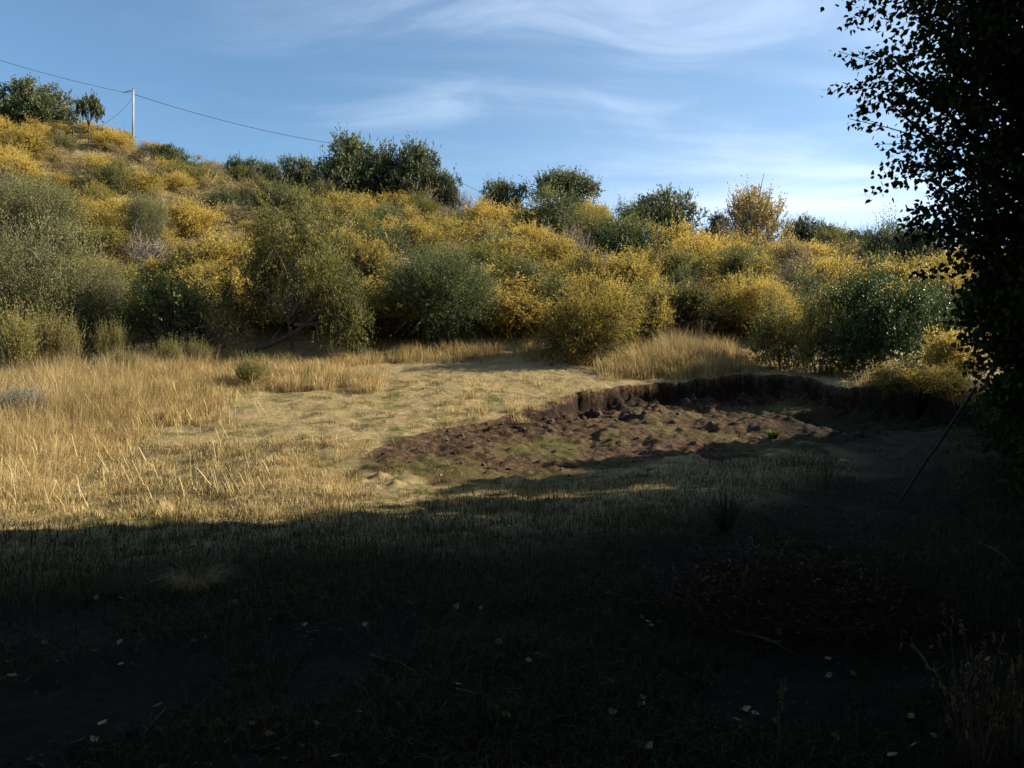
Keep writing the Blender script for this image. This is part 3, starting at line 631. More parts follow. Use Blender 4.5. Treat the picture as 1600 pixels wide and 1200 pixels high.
# the rest of the scrub: shrubs spaced over the slope, kind by what grows in that stretch
LM = [(60, 'the dark left ridge tree'), (208, 'the utility pole'), (380, 'the twiggy shrubs'), (600, 'the big ridge clump'), (785, 'the round ridge tree'), (874, 'the flat topped tree'),
      (1036, 'the wide dark ridge tree'), (1180, 'the golden tree'), (1300, 'the low ridge shrubs'), (1430, 'the poplar edge')]
fr = np.random.default_rng(77); fill = []
pts = [(a, b) for a, b, c in PLACED]; rad_ = [c for a, b, c in PLACED]
for _ in range(9000):
    y = 32 + 44 * fr.random() ** .8; x = fr.uniform(-.74, .64) * y
    px = 800 + x / y * F
    if px > 1610: continue
    d0 = 2.2 if y < 45 else 2.6
    if px < 440 and y > 46: d0 = 2.35
    if 900 < px < 1100 and y > 60: d0 = 3.0
    ok = all((x - a) ** 2 + (y - b) ** 2 > (.55 * (c + d0 * .6)) ** 2 for (a, b), c in zip(pts[:len(PLACED)], rad_)) and all((x - a) ** 2 + (y - b) ** 2 > d0 ** 2 for a, b in pts[len(PLACED):])
    if ok: pts.append((x, y)); fill.append((x, y, px))
    if len(fill) >= 275: break
for k in range(42):
    px = 90 + k * 33 + fr.uniform(-12, 12); y = fr.uniform(31.6, 34.5); fill.append(((px - 800) / F * y, y, px))
SIZE = {0: 'low', 1: 'middling', 2: 'tall'}
items = []
for x, y, px in fill:
    u = fr.random(); s = (y - 31) / 44
    if px < 430: w = (.44, .36, .08, .05, .07) if s > .3 else (.32, .20, .26, .14, .08)
    elif px < 760: w = (.38, .16, .22, .17, .07)
    elif px < 1120: w = (.44, .14, .18, .18, .06)
    else: w = (.40, .26, .15, .12, .07)
    if px < 300 and s > .5: w = (.58, .40, .02, 0, 0)
    kind = ['gold', 'ochre', 'olive', 'green', 'bare'][int(np.searchsorted(np.cumsum(w), u * .999))]
    sz = fr.uniform(.75, 1.25); sx = {'gold': 1.9, 'ochre': 1.8, 'olive': 1.8, 'green': 1.6, 'bare': 1.3}[kind] * sz
    hgt = {'gold': 1.75, 'ochre': 1.45, 'olive': 1.9, 'green': 1.9, 'bare': 1.8}[kind] * sz * fr.uniform(.8, 1.2)
    if s > .85: hgt *= .75
    if s < .14: hgt *= .72
    elif s < .5: hgt *= .88
    if s > .62 and px > 930: hgt *= .68
    band = 'at the slope foot' if s < .16 else 'on lower slope' if s < .42 else 'on upper slope' if s < .78 else 'near the skyline'
    lm = min(LM, key=lambda q: abs(q[0] - px))[1]
    col = {'gold': 'golden', 'ochre': 'ochre', 'olive': 'olive', 'green': 'green', 'bare': 'twiggy'}[kind]
    key = kind + str(int(fr.integers(0, 3 if kind in ('gold', 'ochre', 'olive') else 2)))
    size = SIZE[0 if hgt < 1.4 else 1 if hgt < 2.0 else 2]
    items.append([f'{size} {col} shrub {band} below {lm}', px, key, x, y, sx, hgt, kind])
ORD = ['leftmost', 'second from left', 'third from left', 'fourth from left', 'fifth from left', 'sixth from left', 'seventh from left', 'eighth from left', 'ninth from left']
by = {}
for it in items: by.setdefault(it[0], []).append(it)
for lab, its in by.items():
    its.sort(key=lambda q: q[1])
    if len(its) > 1:
        for o_, it in zip(ORD, its): it[0] = f'{lab}, {o_}'
for lab, px, key, x, y, sx, hgt, kind in items:
    place(key, (x, y, hz(x, y) - .05), sx * fr.uniform(.85, 1.15), hgt, fr.uniform(0, 6.28), lab, 'shrub',
          {'gold': GOLD, 'ochre': OCH, 'olive': OLIVE, 'green': GREEN, 'bare': BARE}[kind], sy=sx * fr.uniform(.85, 1.15))

# ------------------------------------------------------------------ poplars
def poplar_meshes(key, seed, height, rad, z0, nb, ntw, nlf, ll, lw, trunk_r, material='poplar', shape='delt', cone=False):
    r = np.random.default_rng(seed); lines = []
    zt = np.linspace(0, height * .93, 12); tx = np.cumsum(r.normal(size=12) * .05); ty = np.cumsum(r.normal(size=12) * .05); tx -= tx[0]; ty -= ty[0]
    T = np.stack([tx, ty, zt - .2], 1); lines.append((T, np.linspace(trunk_r, .03, 12)))
    P_, D_, S_, t_ = [], [], [], []
    for b in range(nb):
        u = (b + r.random()) / nb; zb = (z0 * .55) + (height * .86 - z0 * .55) * u ** 1.15
        bp = np.array([np.interp(zb, zt, tx), np.interp(zb, zt, ty), zb])
        a = b * 2.39996 + r.normal() * .3
        zc = (zb - z0) / (height - z0)
        env = rad * (np.clip(.60 + 1.9 * zc, .45, 1) * np.clip((1 - zc) / .55, .12, 1) * (1.0 if cone else .94) if not cone else np.clip(1.05 * (1 - zc) ** .7, .1, 1)) * r.uniform(.74, 1.06)
        rise = env * r.uniform(.55, 1.25)
        end = bp + np.array([math.cos(a) * env, math.sin(a) * env, rise])
        Q = curve_pts(bp, end, (0, 0, -.12 * env), 7, r, .025); br = trunk_r * .30 * (1 - .7 * u) + .008
        lines.append((Q, np.linspace(br, .006, 7)))
        for k in range(ntw):
            f = r.uniform(.18, 1.0); i0 = f * 6; i1 = int(min(i0, 5)); q = Q[i1] + (Q[i1 + 1] - Q[i1]) * (i0 - i1)
            dv = unit((unit(end - bp) * .6 + rand_dirs(r, 1)[0] * .9 + np.array([0, 0, .05]))[None])[0]; tl = env * r.uniform(.16, .38) + .12
            e = q + dv * tl
            if k % 3 == 0: lines.append((np.stack([q, q + dv * tl * .5, e - [0, 0, .04]]), np.array([.008, .006, .003])))
            tt = r.random(nlf) ** .75
            P = q + dv * (tl * tt)[:, None] + r.normal(size=(nlf, 3)) * .05; P[:, 2] -= .06 * tt
            D = unit(rand_dirs(r, nlf) * .8 + dv * .35 + np.array([0, 0, -.55])); P_.append(P); D_.append(D); S_.append(rand_dirs(r, nlf)); t_.append(np.full(nlf, r.uniform(.2, .8)) + r.normal(size=nlf) * .15)
    P = np.vstack(P_); D = np.vstack(D_); S = np.vstack(S_); t = np.clip(np.concatenate(t_), 0, 1); n = len(P)
    k = P[:, 2] > max(.3, z0 * .5); P, D, S, t = P[k], D[k], S[k], t[k]; n = len(P)
    cm = leaves_mesh(key + '_crown', P, D, S, ll * r.uniform(.7, 1.25, n), lw * r.uniform(.7, 1.2, n), t, M[material], shape)
    tm = tubes_mesh(key + '_trunk', lines, M['darkbark'], 6)
    KINDS[key] = ('poplar_tree', cm, tm, ('crown', 'trunk'))
poplar_meshes('poplar', 401, 12.5, 2.8, 1.35, 270, 28, 44, .064, .058, .26)
poplar_meshes('unseen_poplar', 405, 15.0, 2.6, .8, 130, 10, 14, .26, .22, .24, shape='rhomb', cone=True)
poplar_meshes('unseen_wide_poplar', 407, 15.0, 5.2, 4.2, 110, 12, 14, .30, .27, .30, shape='rhomb')
PG = 'poplars shading the foreground'
def poplar(key, x, y, s, rz, label, sz=None):
    return place(key, (x, y, hz(x, y) - .1), s, sz or s, rz, label, 'tree', PG)
poplar('poplar', 6.5, 7.6, 1.0, 0.6, 'big poplar in dark silhouette filling the right edge')
# poplars added out of view: they cast the shade and block the sky
ROW = [(14.0, 9.5, 1.0, 1.0), (14.2, 11.4, .85, .9), (14.0, 12.9, .75, .74), (14.1, 14.4, .7, .60), (14.0, 15.9, .7, .56), (14.0, 17.4, .75, .46), (14.0, 18.6, .7, .32), (14.2, 19.7, .65, .21), (14.6, 20.6, .6, .19),
       (10.8, 11.6, .8, .7), (8.8, 8.6, .8, .8), (19.0, 8.5, 1.1, 1.05), (13.5, 6.5, 1.1, 1.1), (18, 4.5, 1.1, 1.1), (12.0, 3.0, 1.1, 1.1), (9.5, .5, 1.0, 1.0), (11.0, -3.5, 1.1, 1.1), (15, -1, 1.1, 1.1)]
for i, (x, y, s, h) in enumerate(ROW):
    poplar('unseen_poplar', x, y, s, i * 1.3, 'unseen poplar right of the big silhouetted poplar, casting the foreground shade', h)
for i, (x, y, s) in enumerate([(1.0, -2.0, 1.5), (-7.5, -1.5, 1.5), (7.5, -3.0, 1.4), (-2.5, -7.5, 1.3), (-13.5, 2.5, 1.4)]):
    poplar('unseen_wide_poplar', x, y, s, i * 2.1, 'unseen wide poplar added behind the viewer to block the sky overhead')
for i, (x, y, s) in enumerate([(-14, -5, 1.0), (-9, -8, 1.0), (-4, -11, 1.1), (2, -9.5, 1.0), (7, -9, 1.1), (-18, 0, 1.0)]):
    poplar('unseen_poplar', x, y, s, i * 1.7, 'unseen poplar added behind the viewer to block the sky')
# dark suckers and shrubs under the big poplar
for i, (x, y, w, h, lab) in enumerate([(7.0, 8.6, 1.1, 1.6, 'dark shrub crowding the base of the silhouetted poplar'), (8.1, 10.6, 1.4, 1.9, 'dark shrub behind the base of the silhouetted poplar'), (10.2, 14.0, 1.7, 1.9, 'dark shrub farthest behind the silhouetted poplar')]):
    place('sucker', (x, y, hz(x, y) - .1), w, h, i * 2.0, lab, 'shrub', 'dark shrubs under the silhouetted poplar', 'dark_shrub')

# ------------------------------------------------------------------ power line
def mesh_obj(name, lines, m, sides=6, parent=None): return link(name, tubes_mesh(name, lines, M[m], sides), parent)
pole = at(208, 231); pole.y = max(60, min(pole.y, 74)); pole = Vector(((208 - 800) / F * pole.y, pole.y, 0)); pole.z = hz(pole.x, pole.y)
top = CAMZ + (600 - 140) / F * pole.y
t = thing('utility_pole', pole); tag(t, 'tall pale wooden utility pole standing on the ridge', 'utility pole')
ph = top - pole.z
mesh_obj('post', [(np.array([(0, 0, -.5), (0, 0, ph * .5), (.02, 0, ph)]), np.array([.105, .095, .08]))], 'polewood', 10, t)
mesh_obj('crossarm', [(np.array([(-.95, 0, ph - .30), (-.4, 0, ph - .14), (.12, 0, ph - .12)]), np.array([.035, .04, .045]))], 'darkbark', 6, t)
mesh_obj('insulator', [(np.array([(0, 0, ph - .03), (0, 0, ph + .05), (0, 0, ph + .14)]), np.array([.05, .07, .03]))], 'wire', 8, t)
sp = at(153, 219); sp.y = min(sp.y, 73.5); sp = Vector(((153 - 800) / F * sp.y, sp.y, 0)); sp.z = hz(sp.x, sp.y)
sph = CAMZ + (600 - 196) / F * sp.y - sp.z
tag(mesh_obj('fence_post', [(np.array([(sp.x, sp.y, sp.z - .3), (sp.x, sp.y, sp.z + sph)]), np.array([.09, .08]))], 'darkbark', 8), 'short dark post on the ridge left of the utility pole', 'post')
p2y = 92.0; p2 = Vector(((625 - 800) / F * p2y, p2y, 0)); p2.z = hz(p2.x, p2.y); p2t = CAMZ + (600 - 231) / F * p2y
t = thing('utility_pole', p2); tag(t, 'far utility pole whose tip shows above the big ridge tree clump', 'utility pole')
mesh_obj('post', [(np.array([(0, 0, -.5), (0, 0, p2t - p2.z)]), np.array([.17, .13]))], 'darkbark', 8, t)
mesh_obj('insulator', [(np.array([(0, 0, p2t - p2.z - .04), (0, 0, p2t - p2.z + .05), (0, 0, p2t - p2.z + .16)]), np.array([.05, .07, .03]))], 'wire', 8, t)
def P3(px, py, Y): return np.array([(px - 800) / F * Y, Y, CAMZ + (600 - py) / F * Y])
def span(a, b, sag, n=24):
    u = np.linspace(0, 1, n)[:, None]; P = a + (b - a) * u; P[:, 2] -= sag * 4 * (u * (1 - u))[:, 0]; return P
wr = np.full(24, .024)
A0 = P3(-190, 30, 55.0); A1 = P3(208, 147, pole.y); A2 = P3(625, 236, p2y); A3 = P3(1010, 372, 135.0)
def wire(a, b, sag, lab, rr=.024): tag(mesh_obj('overhead_wire', [(span(a, b, sag), np.full(24, rr))], 'wire', 5), lab, 'wire', 'overhead wires of the power line')
wire(A0, A1, .45, 'dark overhead wire entering from the left edge to the utility pole')
wire(A1, A2, .9, 'dark overhead wire sagging from the utility pole to the big ridge clump', .028)
wire(A2, A3, 2.2, 'overhead wire dropping behind the ridge right of the big clump', .03)
tag(mesh_obj('guy_wire', [(span(P3(208, 152, pole.y), P3(155, 197, sp.y), .35), np.full(24, .016))], 'wire', 5), 'thin slack wire from the utility pole down to the short post', 'wire')

# ------------------------------------------------------------------ small things on the ground
def stick(name, pts, r0, r1, m, label, cat, group=None, seed=0, forks=0, sides=6, jit=.008):
    r = np.random.default_rng(seed); P = np.array(pts, float); u = np.linspace(0, 1, 9)
    Q = np.stack([np.interp(u, np.linspace(0, 1, len(P)), P[:, k]) for k in range(3)], 1)
    Q[1:-1] += r.normal(size=(7, 3)) * np.linalg.norm(P[-1] - P[0]) * jit
    base = Q[0].copy(); L_ = [(Q - base, np.linspace(r0, r1, 9))]
    for _ in range(forks):
        k = r.integers(2, 8); d = unit((Q[8] - Q[0])[None])[0] + rand_dirs(r, 1)[0] * .6 + np.array([0, 0, .15]); ln = np.linalg.norm(Q[8] - Q[0]) * r.uniform(.12, .3)
        L_.append((curve_pts(Q[k] - base, Q[k] - base + d * ln, (0, 0, 0), 4, r, .04), np.linspace(r1 * 1.2, r1 * .4, 4)))
    o = mesh_obj(name, L_, m, sides); o.location = base; return tag(o, label, cat, group)
a = at(1400, 783); b = P3(1524, 606, a.y + .5)
stick('leaning_pole', [a - Vector((.02, 0, .1)), Vector(b) * .5 + Vector(a) * .5 + Vector((.02, 0, -.02)), b], .020, .028, 'redbark', 'thin dark pole leaning up against the silhouetted poplar', 'pole', None, 3, jit=.002)
def on(px, py, dz=.02): p = at(px, py); return (p.x, p.y, p.z + dz)
stick('fallen_branch', [on(1424, 1012), on(1462, 1070, .06), on(1500, 1134)], .012, .006, 'drytwig', 'long thin fallen branch in dark litter at lower right', 'branch', 'fallen branches in the shaded litter', 4, 3)
stick('fallen_branch', [on(1528, 850), on(1565, 872, .04), on(1606, 902)], .010, .007, 'drytwig', 'thin dull stick in shaded grass at the right edge', 'branch', 'fallen branches in the shaded litter', 5, 1)
stick('fallen_branch', [on(712, 1087), on(740, 1092, .03), on(766, 1097)], .010, .005, 'drytwig', 'short pale stick on dark ground near the bottom middle', 'branch', 'fallen branches in the shaded litter', 6, 1)
stick('fallen_branch', [on(578, 1030), on(625, 1050, .05), on(665, 1062)], .008, .004, 'drytwig', 'thin curved twig on dark ground left of the bottom middle', 'branch', 'fallen branches in the shaded litter', 7, 2)
stick('fallen_branch', [on(220, 1160), on(258, 1122, .05), on(290, 1125)], .006, .003, 'drytwig', 'bent dry twig among leaves near the bottom left corner', 'branch', 'fallen branches in the shaded litter', 8, 1)
stick('fallen_branch', [on(400, 1178), on(440, 1172, .03), on(485, 1156)], .006, .003, 'drytwig', 'curved twig beside two yellow leaves at the bottom left', 'branch', 'fallen branches in the shaded litter', 9, 2)
stick('fallen_branch', [on(1150, 990), on(1210, 1022, .08), on(1240, 1030)], .012, .005, 'drytwig', 'pale crooked branch in front of the brush heap', 'branch', 'fallen branches in the shaded litter', 10, 4)
stick('fallen_branch', [on(870, 1135), on(905, 1122, .03), on(935, 1122)], .007, .003, 'drytwig', 'small forked twig on dark ground at bottom middle right', 'branch', 'fallen branches in the shaded litter', 12, 3)
stick('fallen_branch', [on(430, 560), on(455, 548, .12), on(482, 566, .02)], .03, .012, 'bark', 'dead branch lying in dry grass under the leaning tree', 'branch', None, 13, 3)
# leaning trunk of the olive tree's neighbour, lying low out of the thicket
limb = stick('limb', [on(335, 572, -.05), on(410, 566, .45), on(468, 566, 1.2), on(530, 566, 2.2)], .12, .05, 'darkbark', None, None, None, 14, 3, 8)
LEAN = [o for o in bpy.data.objects if o.name == 'leaning_tree'][0]
bpy.context.view_layer.update(); limb.parent = LEAN; limb.matrix_parent_inverse = LEAN.matrix_world.inverted()

def weed(px, py, n, h, spread, label, m='drytwig', seed=0, heads=True, group=None, w=.0035):
    r = np.random.default_rng(seed); p = at(px, py); L_ = []; hd = []
    for k in range(n):
        a_ = r.uniform(0, 6.28); hh = h * r.uniform(.5, 1.1); e = np.array([math.cos(a_) * spread * r.random() * hh, math.sin(a_) * spread * r.random() * hh, hh])
        P = curve_pts((r.normal() * .03, r.normal() * .03, -.03), e, (0, 0, .05 * hh), 6, r, .02); L_.append((P, np.linspace(w, w * .4, 6)))
        for j in range(2):
            s = P[r.integers(2, 5)]; q = s + np.array([r.normal() * .06, r.normal() * .06, .14]) * hh * 1.3
            L_.append((np.stack([s, (s + q) / 2 + [0, 0, .01], q]), np.array([w * .6, w * .5, w * .3]))); hd.append(q)
        hd.append(P[-1])
    t_ = thing('dry_weed', p); link('stems', tubes_mesh('stems', L_, M[m], 4), t_)
    if heads:
        hd = np.array(hd); nn = len(hd) * 7; B = np.repeat(hd, 7, 0) - np.array([0, 0, .07]) * r.random((nn, 1))
        link('foliage', leaves_mesh('foliage', B, rand_dirs(r, nn) * .5 + [0, 0, .8], rand_dirs(r, nn), np.full(nn, .025), np.full(nn, .008), r.random(nn) * .5, M['straw' if w > .007 else 'turf']), t_)  # seed heads, painted darker on the weeds standing in shade
    return tag(t_, label, 'weed', group)
WG = 'dry weeds standing in the shade'
weed(1520, 1215, 26, .75, .55, 'bunch of dry stalks fanning out at the bottom right corner', seed=1, group=WG)
weed(1590, 1190, 12, .75, .3, 'dry seed stalks at the right edge beside the bottom corner bunch', seed=2, group=WG)
weed(1216, 1196, 3, .62, .12, 'single tall dry stalk rising near the bottom right', seed=3, group=WG)
weed(1130, 830, 60, .55, .9, 'rusty reddish weeds standing behind the brush heap', 'redbark', 4, False, WG, .004)
weed(1290, 765, 16, .7, .4, 'pale dry stalks in the shade near the leaning pole', seed=5, group=WG)
weed(1500, 800, 30, .9, .5, 'grey weeds in the dark beneath the silhouetted poplar', seed=6, group=WG)
weed(1100, 560, 16, 1.35, .35, 'tall pale seed stalks above the golden grass stand', seed=7, heads=True, w=.008)
weed(1060, 575, 12, 1.2, .35, 'shorter seed stalks at the left of the golden grass stand', seed=8, heads=True, w=.008)
for i, (px, py, hh, lab) in enumerate([(60, 680, 1.0, 'pale bent dry stems across the tall grass at far left'), (20, 590, 1.3, 'long pale stems sticking out in front of the huge left bush'), (240, 560, 1.1, 'lone arching grass stem before the dark hollow')]):
    weed(px, py, 5 if i < 2 else 2, hh, .9, lab, seed=20 + i, heads=False, w=.010)

# brush heap in the shade
r_ = np.random.default_rng(52); hp = at(1225, 945); L_ = []
for k in range(1300):
    a_ = r_.uniform(0, 6.28); q = math.sqrt(r_.random()); c = np.array([math.cos(a_) * q * 1.35, math.sin(a_) * q * 1.0, (1 - q ** 1.6) * (.42 + .3 * math.sin(a_ * 2 + q * 4) ** 2) * r_.random() ** .6 + .02])
    d = rand_dirs(r_, 1)[0] * np.array([1, 1, .55]); ln = r_.uniform(.12, .42)
    L_.append((curve_pts(c - d * ln, c + d * ln, (0, 0, .03), 4, r_, .06), np.linspace(r_.uniform(.002, .007), .0015, 4)))
heap = thing('brush_heap', hp); link('branches', tubes_mesh('branches', L_, M['redbark'], 4), heap)
nn = 900; a_ = r_.uniform(0, 6.28, nn); q = np.sqrt(r_.random(nn)); B = np.stack([np.cos(a_) * q * 1.25, np.sin(a_) * q * .95, (1 - q ** 1.6) * .6 * r_.random(nn) + .02], 1)
link('dead_leaves', leaves_mesh('dead_leaves', B, rand_dirs(r_, nn), rand_dirs(r_, nn), r_.uniform(.03, .06, nn), r_.uniform(.015, .03, nn), r_.random(nn) * .4, M['ochre']), heap)
tag(heap, 'dark reddish brown heap of cut brush in the shade', 'brush heap')
# pale drooping tussock and fresh green tuft
def tussock(name, px, py, n, h, lean, w, m, label, seed):
    gr = Grass(); r = np.random.default_rng(seed); p = at(px, py); q = .14 * np.sqrt(r.random(n)) * h / .3; a = r.uniform(0, 6.28, n)
    gr.add(*blades(np.stack([q * np.cos(a), q * np.sin(a), np.full(n, -.01)], 1), h * r.uniform(.5, 1.15, n), np.abs(r.normal(lean, .3, n)), np.full(n, w), .5 + r.normal(size=n) * .2, r, 2, a + r.normal(size=n) * .5))
    o = gr.build(name, m); o.location = p; return tag(o, label, 'grass tuft')
tussock('grass_tussock', 305, 925, 300, .32, 1.3, .004, 'turf', 'pale drooping grass tussock in the shade at left', 1)
tussock('grass_tuft', 1209, 685, 500, .22, .5, .016, 'tuft', 'single bright green grass tuft at the edge of the dug hollow', 2)
# clods fallen from the cut bank
cl = np.random.default_rng(61)
def clod_mesh(seed):
    r = np.random.default_rng(seed); import bmesh
    bm = bmesh.new(); bmesh.ops.create_icosphere(bm, subdivisions=3, radius=1)
    o = r.uniform(0, 40, 3); co = np.array([v.co[:] for v in bm.verts])
    f = .65 + .75 * fbm(co[:, 0] * 1.6 + o[0], co[:, 1] * 1.6 + co[:, 2] * 1.9 + o[1], 4, seed)
    for v, k in zip(bm.verts, f): v.co *= k
    me = bpy.data.meshes.new('clod'); bm.to_mesh(me); bm.free(); me.materials.append(M['clod']); return me
CM = [clod_mesh(s) for s in (1, 2, 3, 4)]
clods = []
for _ in range(400):
    if len(clods) >= 58: break
    u = cl.random(); px = 690 + u * 460; py = np.interp(px, [690, 780, 900, 1000, 1100, 1150], [672, 664, 656, 650, 646, 640]) + abs(cl.normal()) * 14 - 4
    if cl.random() < .25: px = cl.uniform(620, 1050); py = cl.uniform(690, 745)
    p = at(px, py); s = cl.uniform(.02, .075) * (1.2 if py < 660 else .7)
    o = link('earth_clod', CM[cl.integers(0, 4)]); o.location = (p.x, p.y, p.z + s * .25); o.scale = (s * cl.uniform(.8, 1.4), s, s * cl.uniform(.55, .9)); o.rotation_euler = (cl.normal() * .3, cl.normal() * .3, cl.uniform(0, 6.28))
    tag(o, 'dark brown clod of earth fallen in the dug hollow', 'clod', 'earth clods in the dug hollow'); clods.append(o)

# fallen poplar leaves
def leaf_blade(seed):
    r = np.random.default_rng(seed); n = 9; u = np.linspace(0, 1, n); w = np.array([.02, .30, .46, .50, .44, .33, .20, .09, .005])
    c = r.uniform(.12, .35); tw = r.normal() * .3; V = []
    for i in range(n):
        z = c * (u[i] - .4) ** 2
        for s in (-1, 0, 1): V.append((s * w[i], u[i] - .4, z + .16 * abs(s) * w[i] + tw * s * w[i] * .5 + .04))
    f = []
    for i in range(n - 1):
        for k in range(2): a0 = i * 3 + k; f += [a0, a0 + 1, a0 + 4, a0 + 3]
    V += [(-.012, -.4, c * .16 + .04), (.012, -.4, c * .16 + .04), (.010, -.75, .03), (-.010, -.75, .03)]
    f += [27, 28, 29, 30]; cnt = [4] * (len(f) // 4)
    return raw_mesh('fallen_leaf', V, cnt, f, M['litter'], np.full(len(cnt), r.uniform(.15, .9)))
LMESH = [leaf_blade(s) for s in range(6)]
SPOT = [(23,983),(55,1000),(69,1012),(187,1009),(189,1043),(19,1063),(99,1029),(247,1112),(160,1137),(124,1165),(147,1162),(396,1139),(420,1153),(493,1136),(338,1162),(356,1165),(523,1190),(477,981),(422,972),(440,917),(492,996),(150,939),(188,939),(367,946),
 (642,947),(668,957),(713,954),(752,954),(570,983),(576,916),(780,1009),(839,1026),(826,1039),(778,1045),(717,1079),(561,1123),(606,1123),(790,1128),(1003,1112),(1005,1096),(956,1119),(931,1123),(1058,1035),(1003,970),(1018,982),(1030,980),(1012,976),(966,934),(940,832),(1035,883),(833,946),(1013,1177),(633,829),(815,853),
 (1250,868),(1313,915),(1325,993),(1411,995),(1507,992),(1294,1037),(1296,1064),(1332,1058),(1413,1052),(1165,1119),(1179,1123),(1152,1133),(1159,1145),(1306,1158),(1423,1126),(1428,1174),(1394,1190),(1543,1035),(1448,976),(1451,1111),(1459,1159),(1548,1156)]
LIT = [(639,612),(652,667),(462,652),(518,758),(646,786),(899,628),(572,590),(764,616),(700,690),(848,662),(930,664),(1014,654),(690,745),(560,700),(760,640),(600,660)]
lr = np.random.default_rng(63)
big = {(493,1136): 'large yellow leaf on dark ground, rightmost of three at the bottom left', (420,1153): 'round yellow leaf on dark ground, lower middle of three at the bottom left', (396,1139): 'narrow yellow leaf on dark ground, left of three at the bottom left', (55,1000): 'pale curled leaf on dark ground near the left edge'}
for k, (px, py) in enumerate(SPOT + LIT):
    o = link('fallen_leaf', LMESH[k % 6]); p = at(px, py); lit = k >= len(SPOT)
    s = (.07 if lit else .055) * lr.uniform(.8, 1.25); s *= 1.2 if (px, py) in big else 1
    o.location = (p.x, p.y, p.z + (.022 if not lit else .02)); o.scale = (s, s, s); o.rotation_euler = (lr.normal() * .35, lr.normal() * .35, lr.uniform(0, 6.28))
    lab = big.get((px, py)) or ('pale fallen leaf on the sunlit clearing' if lit else 'yellowed fallen poplar leaf on the shaded dark ground')
    tag(o, lab, 'leaf', 'fallen leaves on the sunlit clearing' if lit else 'fallen leaves in the shade')

# ------------------------------------------------------------------ light, sky, camera
EL, AZ = R(27.0), R(82.0)
S = Vector((math.sin(AZ) * math.cos(EL), math.cos(AZ) * math.cos(EL), math.sin(EL)))
sun = bpy.data.lights.new('sun', 'SUN'); sun.energy = 5.0; sun.angle = R(.53); sun.color = (1, .90, .73)
so_ = bpy.data.objects.new('sun', sun); COL.objects.link(so_); so_.rotation_euler = S.to_track_quat('Z', 'Y').to_euler(); so_.location = (60, 20, 40)
W = bpy.data.worlds.new('World'); SC.world = W; W.use_nodes = True; N = W.node_tree.nodes; L = W.node_tree.links; N.clear()
out = N.new('ShaderNodeOutputWorld'); bg = N.new('ShaderNodeBackground'); bg.inputs['Strength'].default_value = .081
sky = N.new('ShaderNodeTexSky'); sky.sky_type = 'NISHITA'; sky.sun_disc = False; sky.sun_elevation = EL; sky.sun_rotation = AZ
sky.air_density = 1.0; sky.dust_density = .3; sky.ozone_density = 1.6; sky.altitude = 900
tc = N.new('ShaderNodeTexCoord'); sx = N.new('ShaderNodeSeparateXYZ'); L.new(tc.outputs['Generated'], sx.inputs[0])
za = N.new('ShaderNodeMath'); za.operation = 'ADD'; za.inputs[1].default_value = .10; L.new(sx.outputs['Z'], za.inputs[0])
zm = N.new('ShaderNodeMath'); zm.operation = 'MAXIMUM'; zm.inputs[1].default_value = .05; L.new(za.outputs[0], zm.inputs[0])
dv = N.new('ShaderNodeVectorMath'); dv.operation = 'DIVIDE'; cb = N.new('ShaderNodeCombineXYZ')
for k in range(3): L.new(zm.outputs[0], cb.inputs[k])
L.new(tc.outputs['Generated'], dv.inputs[0]); L.new(cb.outputs[0], dv.inputs[1])
def cirrus(scale, rot, stretch, lo, hi, dist=1.2, loc=(0, 0, 0)):
    mp = N.new('ShaderNodeMapping'); mp.inputs['Rotation'].default_value = (0, 0, rot); mp.inputs['Scale'].default_value = (stretch, 1, 0); mp.inputs['Location'].default_value = loc
    L.new(dv.outputs[0], mp.inputs[0])
    nz = N.new('ShaderNodeTexNoise'); nz.inputs['Scale'].default_value = scale; nz.inputs['Detail'].default_value = 7; nz.inputs['Roughness'].default_value = .55; nz.inputs['Distortion'].default_value = dist
    L.new(mp.outputs[0], nz.inputs['Vector'])
    rp = N.new('ShaderNodeValToRGB'); rp.color_ramp.interpolation = 'EASE'; rp.color_ramp.elements[0].position = lo; rp.color_ramp.elements[1].position = hi
    L.new(nz.outputs['Fac'], rp.inputs[0]); return rp.outputs[0]
def mth(op, a, b, clamp=False):
    x = N.new('ShaderNodeMath'); x.operation = op; x.use_clamp = clamp
    for k, v in enumerate((a, b)):
        if isinstance(v, (int, float)): x.inputs[k].default_value = v
        else: L.new(v, x.inputs[k])
    return x.outputs[0]
def mrange(v, a, b, c, d):
    x = N.new('ShaderNodeMapRange'); x.interpolation_type = 'SMOOTHSTEP'
    for k, q in zip(('From Min', 'From Max', 'To Min', 'To Max'), (a, b, c, d)): x.inputs[k].default_value = q
    L.new(v, x.inputs['Value']); return x.outputs[0]
c1 = cirrus(.9, .5, .35, .36, .88); c2 = None
mpw = N.new('ShaderNodeMapping'); mpw.inputs['Rotation'].default_value = (0, R(24), 0); mpw.inputs['Scale'].default_value = (1.0, 1.0, 3.2); mpw.inputs['Location'].default_value = (1.3, .4, .7)
L.new(tc.outputs['Generated'], mpw.inputs[0])
nzw = N.new('ShaderNodeTexNoise'); nzw.inputs['Scale'].default_value = 2.6; nzw.inputs['Detail'].default_value = 8; nzw.inputs['Roughness'].default_value = .58; nzw.inputs['Distortion'].default_value = 1.1
L.new(mpw.outputs[0], nzw.inputs['Vector']); c2 = mrange(nzw.outputs['Fac'], .44, .78, 0, 1)
veil = mth('MULTIPLY', mth('ADD', mth('MULTIPLY', c1, .55), mth('MULTIPLY', c2, .40)), mrange(sx.outputs['X'], -.45, .1, .04, 1.0))
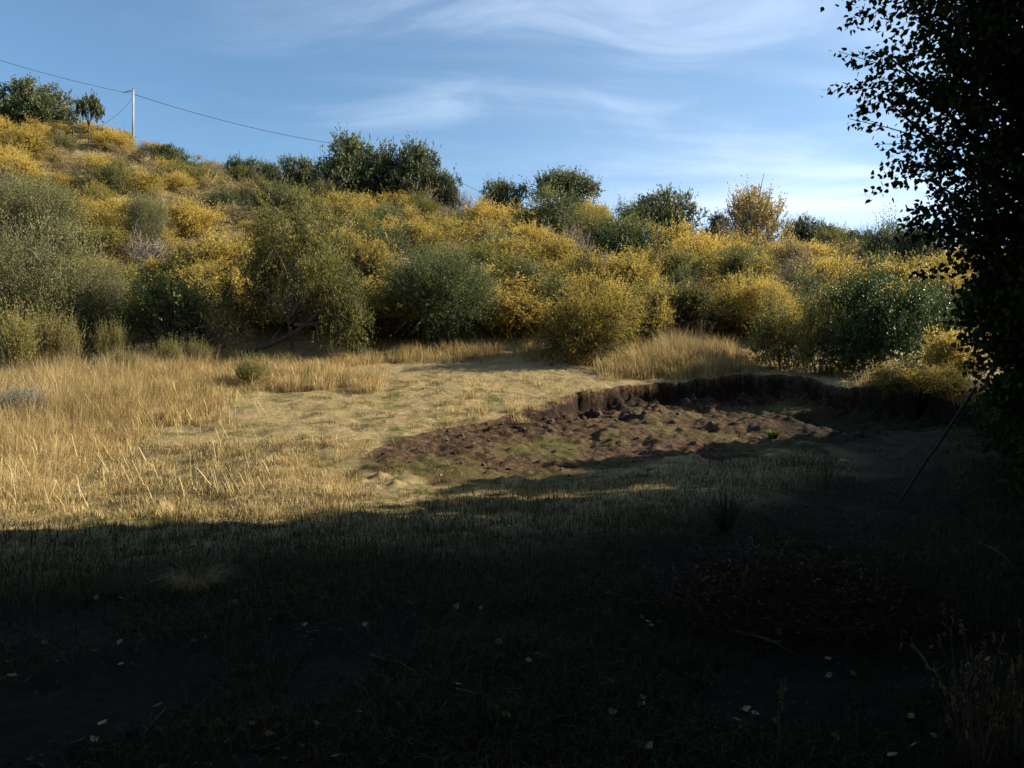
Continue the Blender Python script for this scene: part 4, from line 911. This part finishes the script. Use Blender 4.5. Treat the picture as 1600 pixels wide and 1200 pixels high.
veil = mth('ADD', mth('MULTIPLY', veil, mrange(sx.outputs['Z'], .18, .5, 1.15, 1.0)), mth('MULTIPLY', mrange(sx.outputs['X'], -.35, .3, 0, .16), mrange(sx.outputs['Z'], .2, .5, 1, .3)))
mp3 = N.new('ShaderNodeMapping'); mp3.inputs['Scale'].default_value = (2.0, 2.0, 22.0); mp3.inputs['Location'].default_value = (.4, .2, .3); mp3.inputs['Rotation'].default_value = (0, R(-5), 0)
L.new(tc.outputs['Generated'], mp3.inputs[0])
nz3 = N.new('ShaderNodeTexNoise'); nz3.inputs['Scale'].default_value = 1.3; nz3.inputs['Detail'].default_value = 6; L.new(mp3.outputs[0], nz3.inputs['Vector'])
band = mth('MULTIPLY', mth('MULTIPLY', mrange(sx.outputs['Z'], .15, .20, .55, 1), mrange(sx.outputs['Z'], .22, .27, 1, 0)), mrange(sx.outputs['X'], .12, .36, 0, 1))
band = mth('MULTIPLY', band, mrange(nz3.outputs['Fac'], .40, .66, .0, .42))
mxc_out = mth('ADD', veil, band, True)
mx = N.new('ShaderNodeMix'); mx.data_type = 'RGBA'; mx.inputs[7].default_value = (6.0, 6.8, 8.1, 1)
tn = N.new('ShaderNodeMix'); tn.data_type = 'RGBA'; tn.blend_type = 'MULTIPLY'; tn.inputs[0].default_value = 1; tn.inputs[7].default_value = (.80, .97, 1.0, 1)
L.new(sky.outputs[0], tn.inputs[6]); L.new(mxc_out, mx.inputs[0]); L.new(tn.outputs[2], mx.inputs[6]); L.new(mx.outputs[2], bg.inputs[0]); L.new(bg.outputs[0], out.inputs[0])

cam = bpy.data.cameras.new('camera'); co_ = bpy.data.objects.new('camera', cam); COL.objects.link(co_); SC.camera = co_
co_.location = (0, 0, CAMZ); co_.rotation_euler = (R(90), 0, 0)
cam.sensor_fit = 'HORIZONTAL'; cam.sensor_width = 36; cam.lens = 36 * F / 1600; cam.clip_start = .05; cam.clip_end = 3000
VS = SC.view_settings; VS.view_transform = 'Standard'; VS.look = 'None'; VS.exposure = 1.2; VS.gamma = 1; VS.use_curve_mapping = False
cy = SC.cycles; cy.max_bounces = 5; cy.diffuse_bounces = 3; cy.glossy_bounces = 2; cy.transmission_bounces = 3; cy.transparent_max_bounces = 4
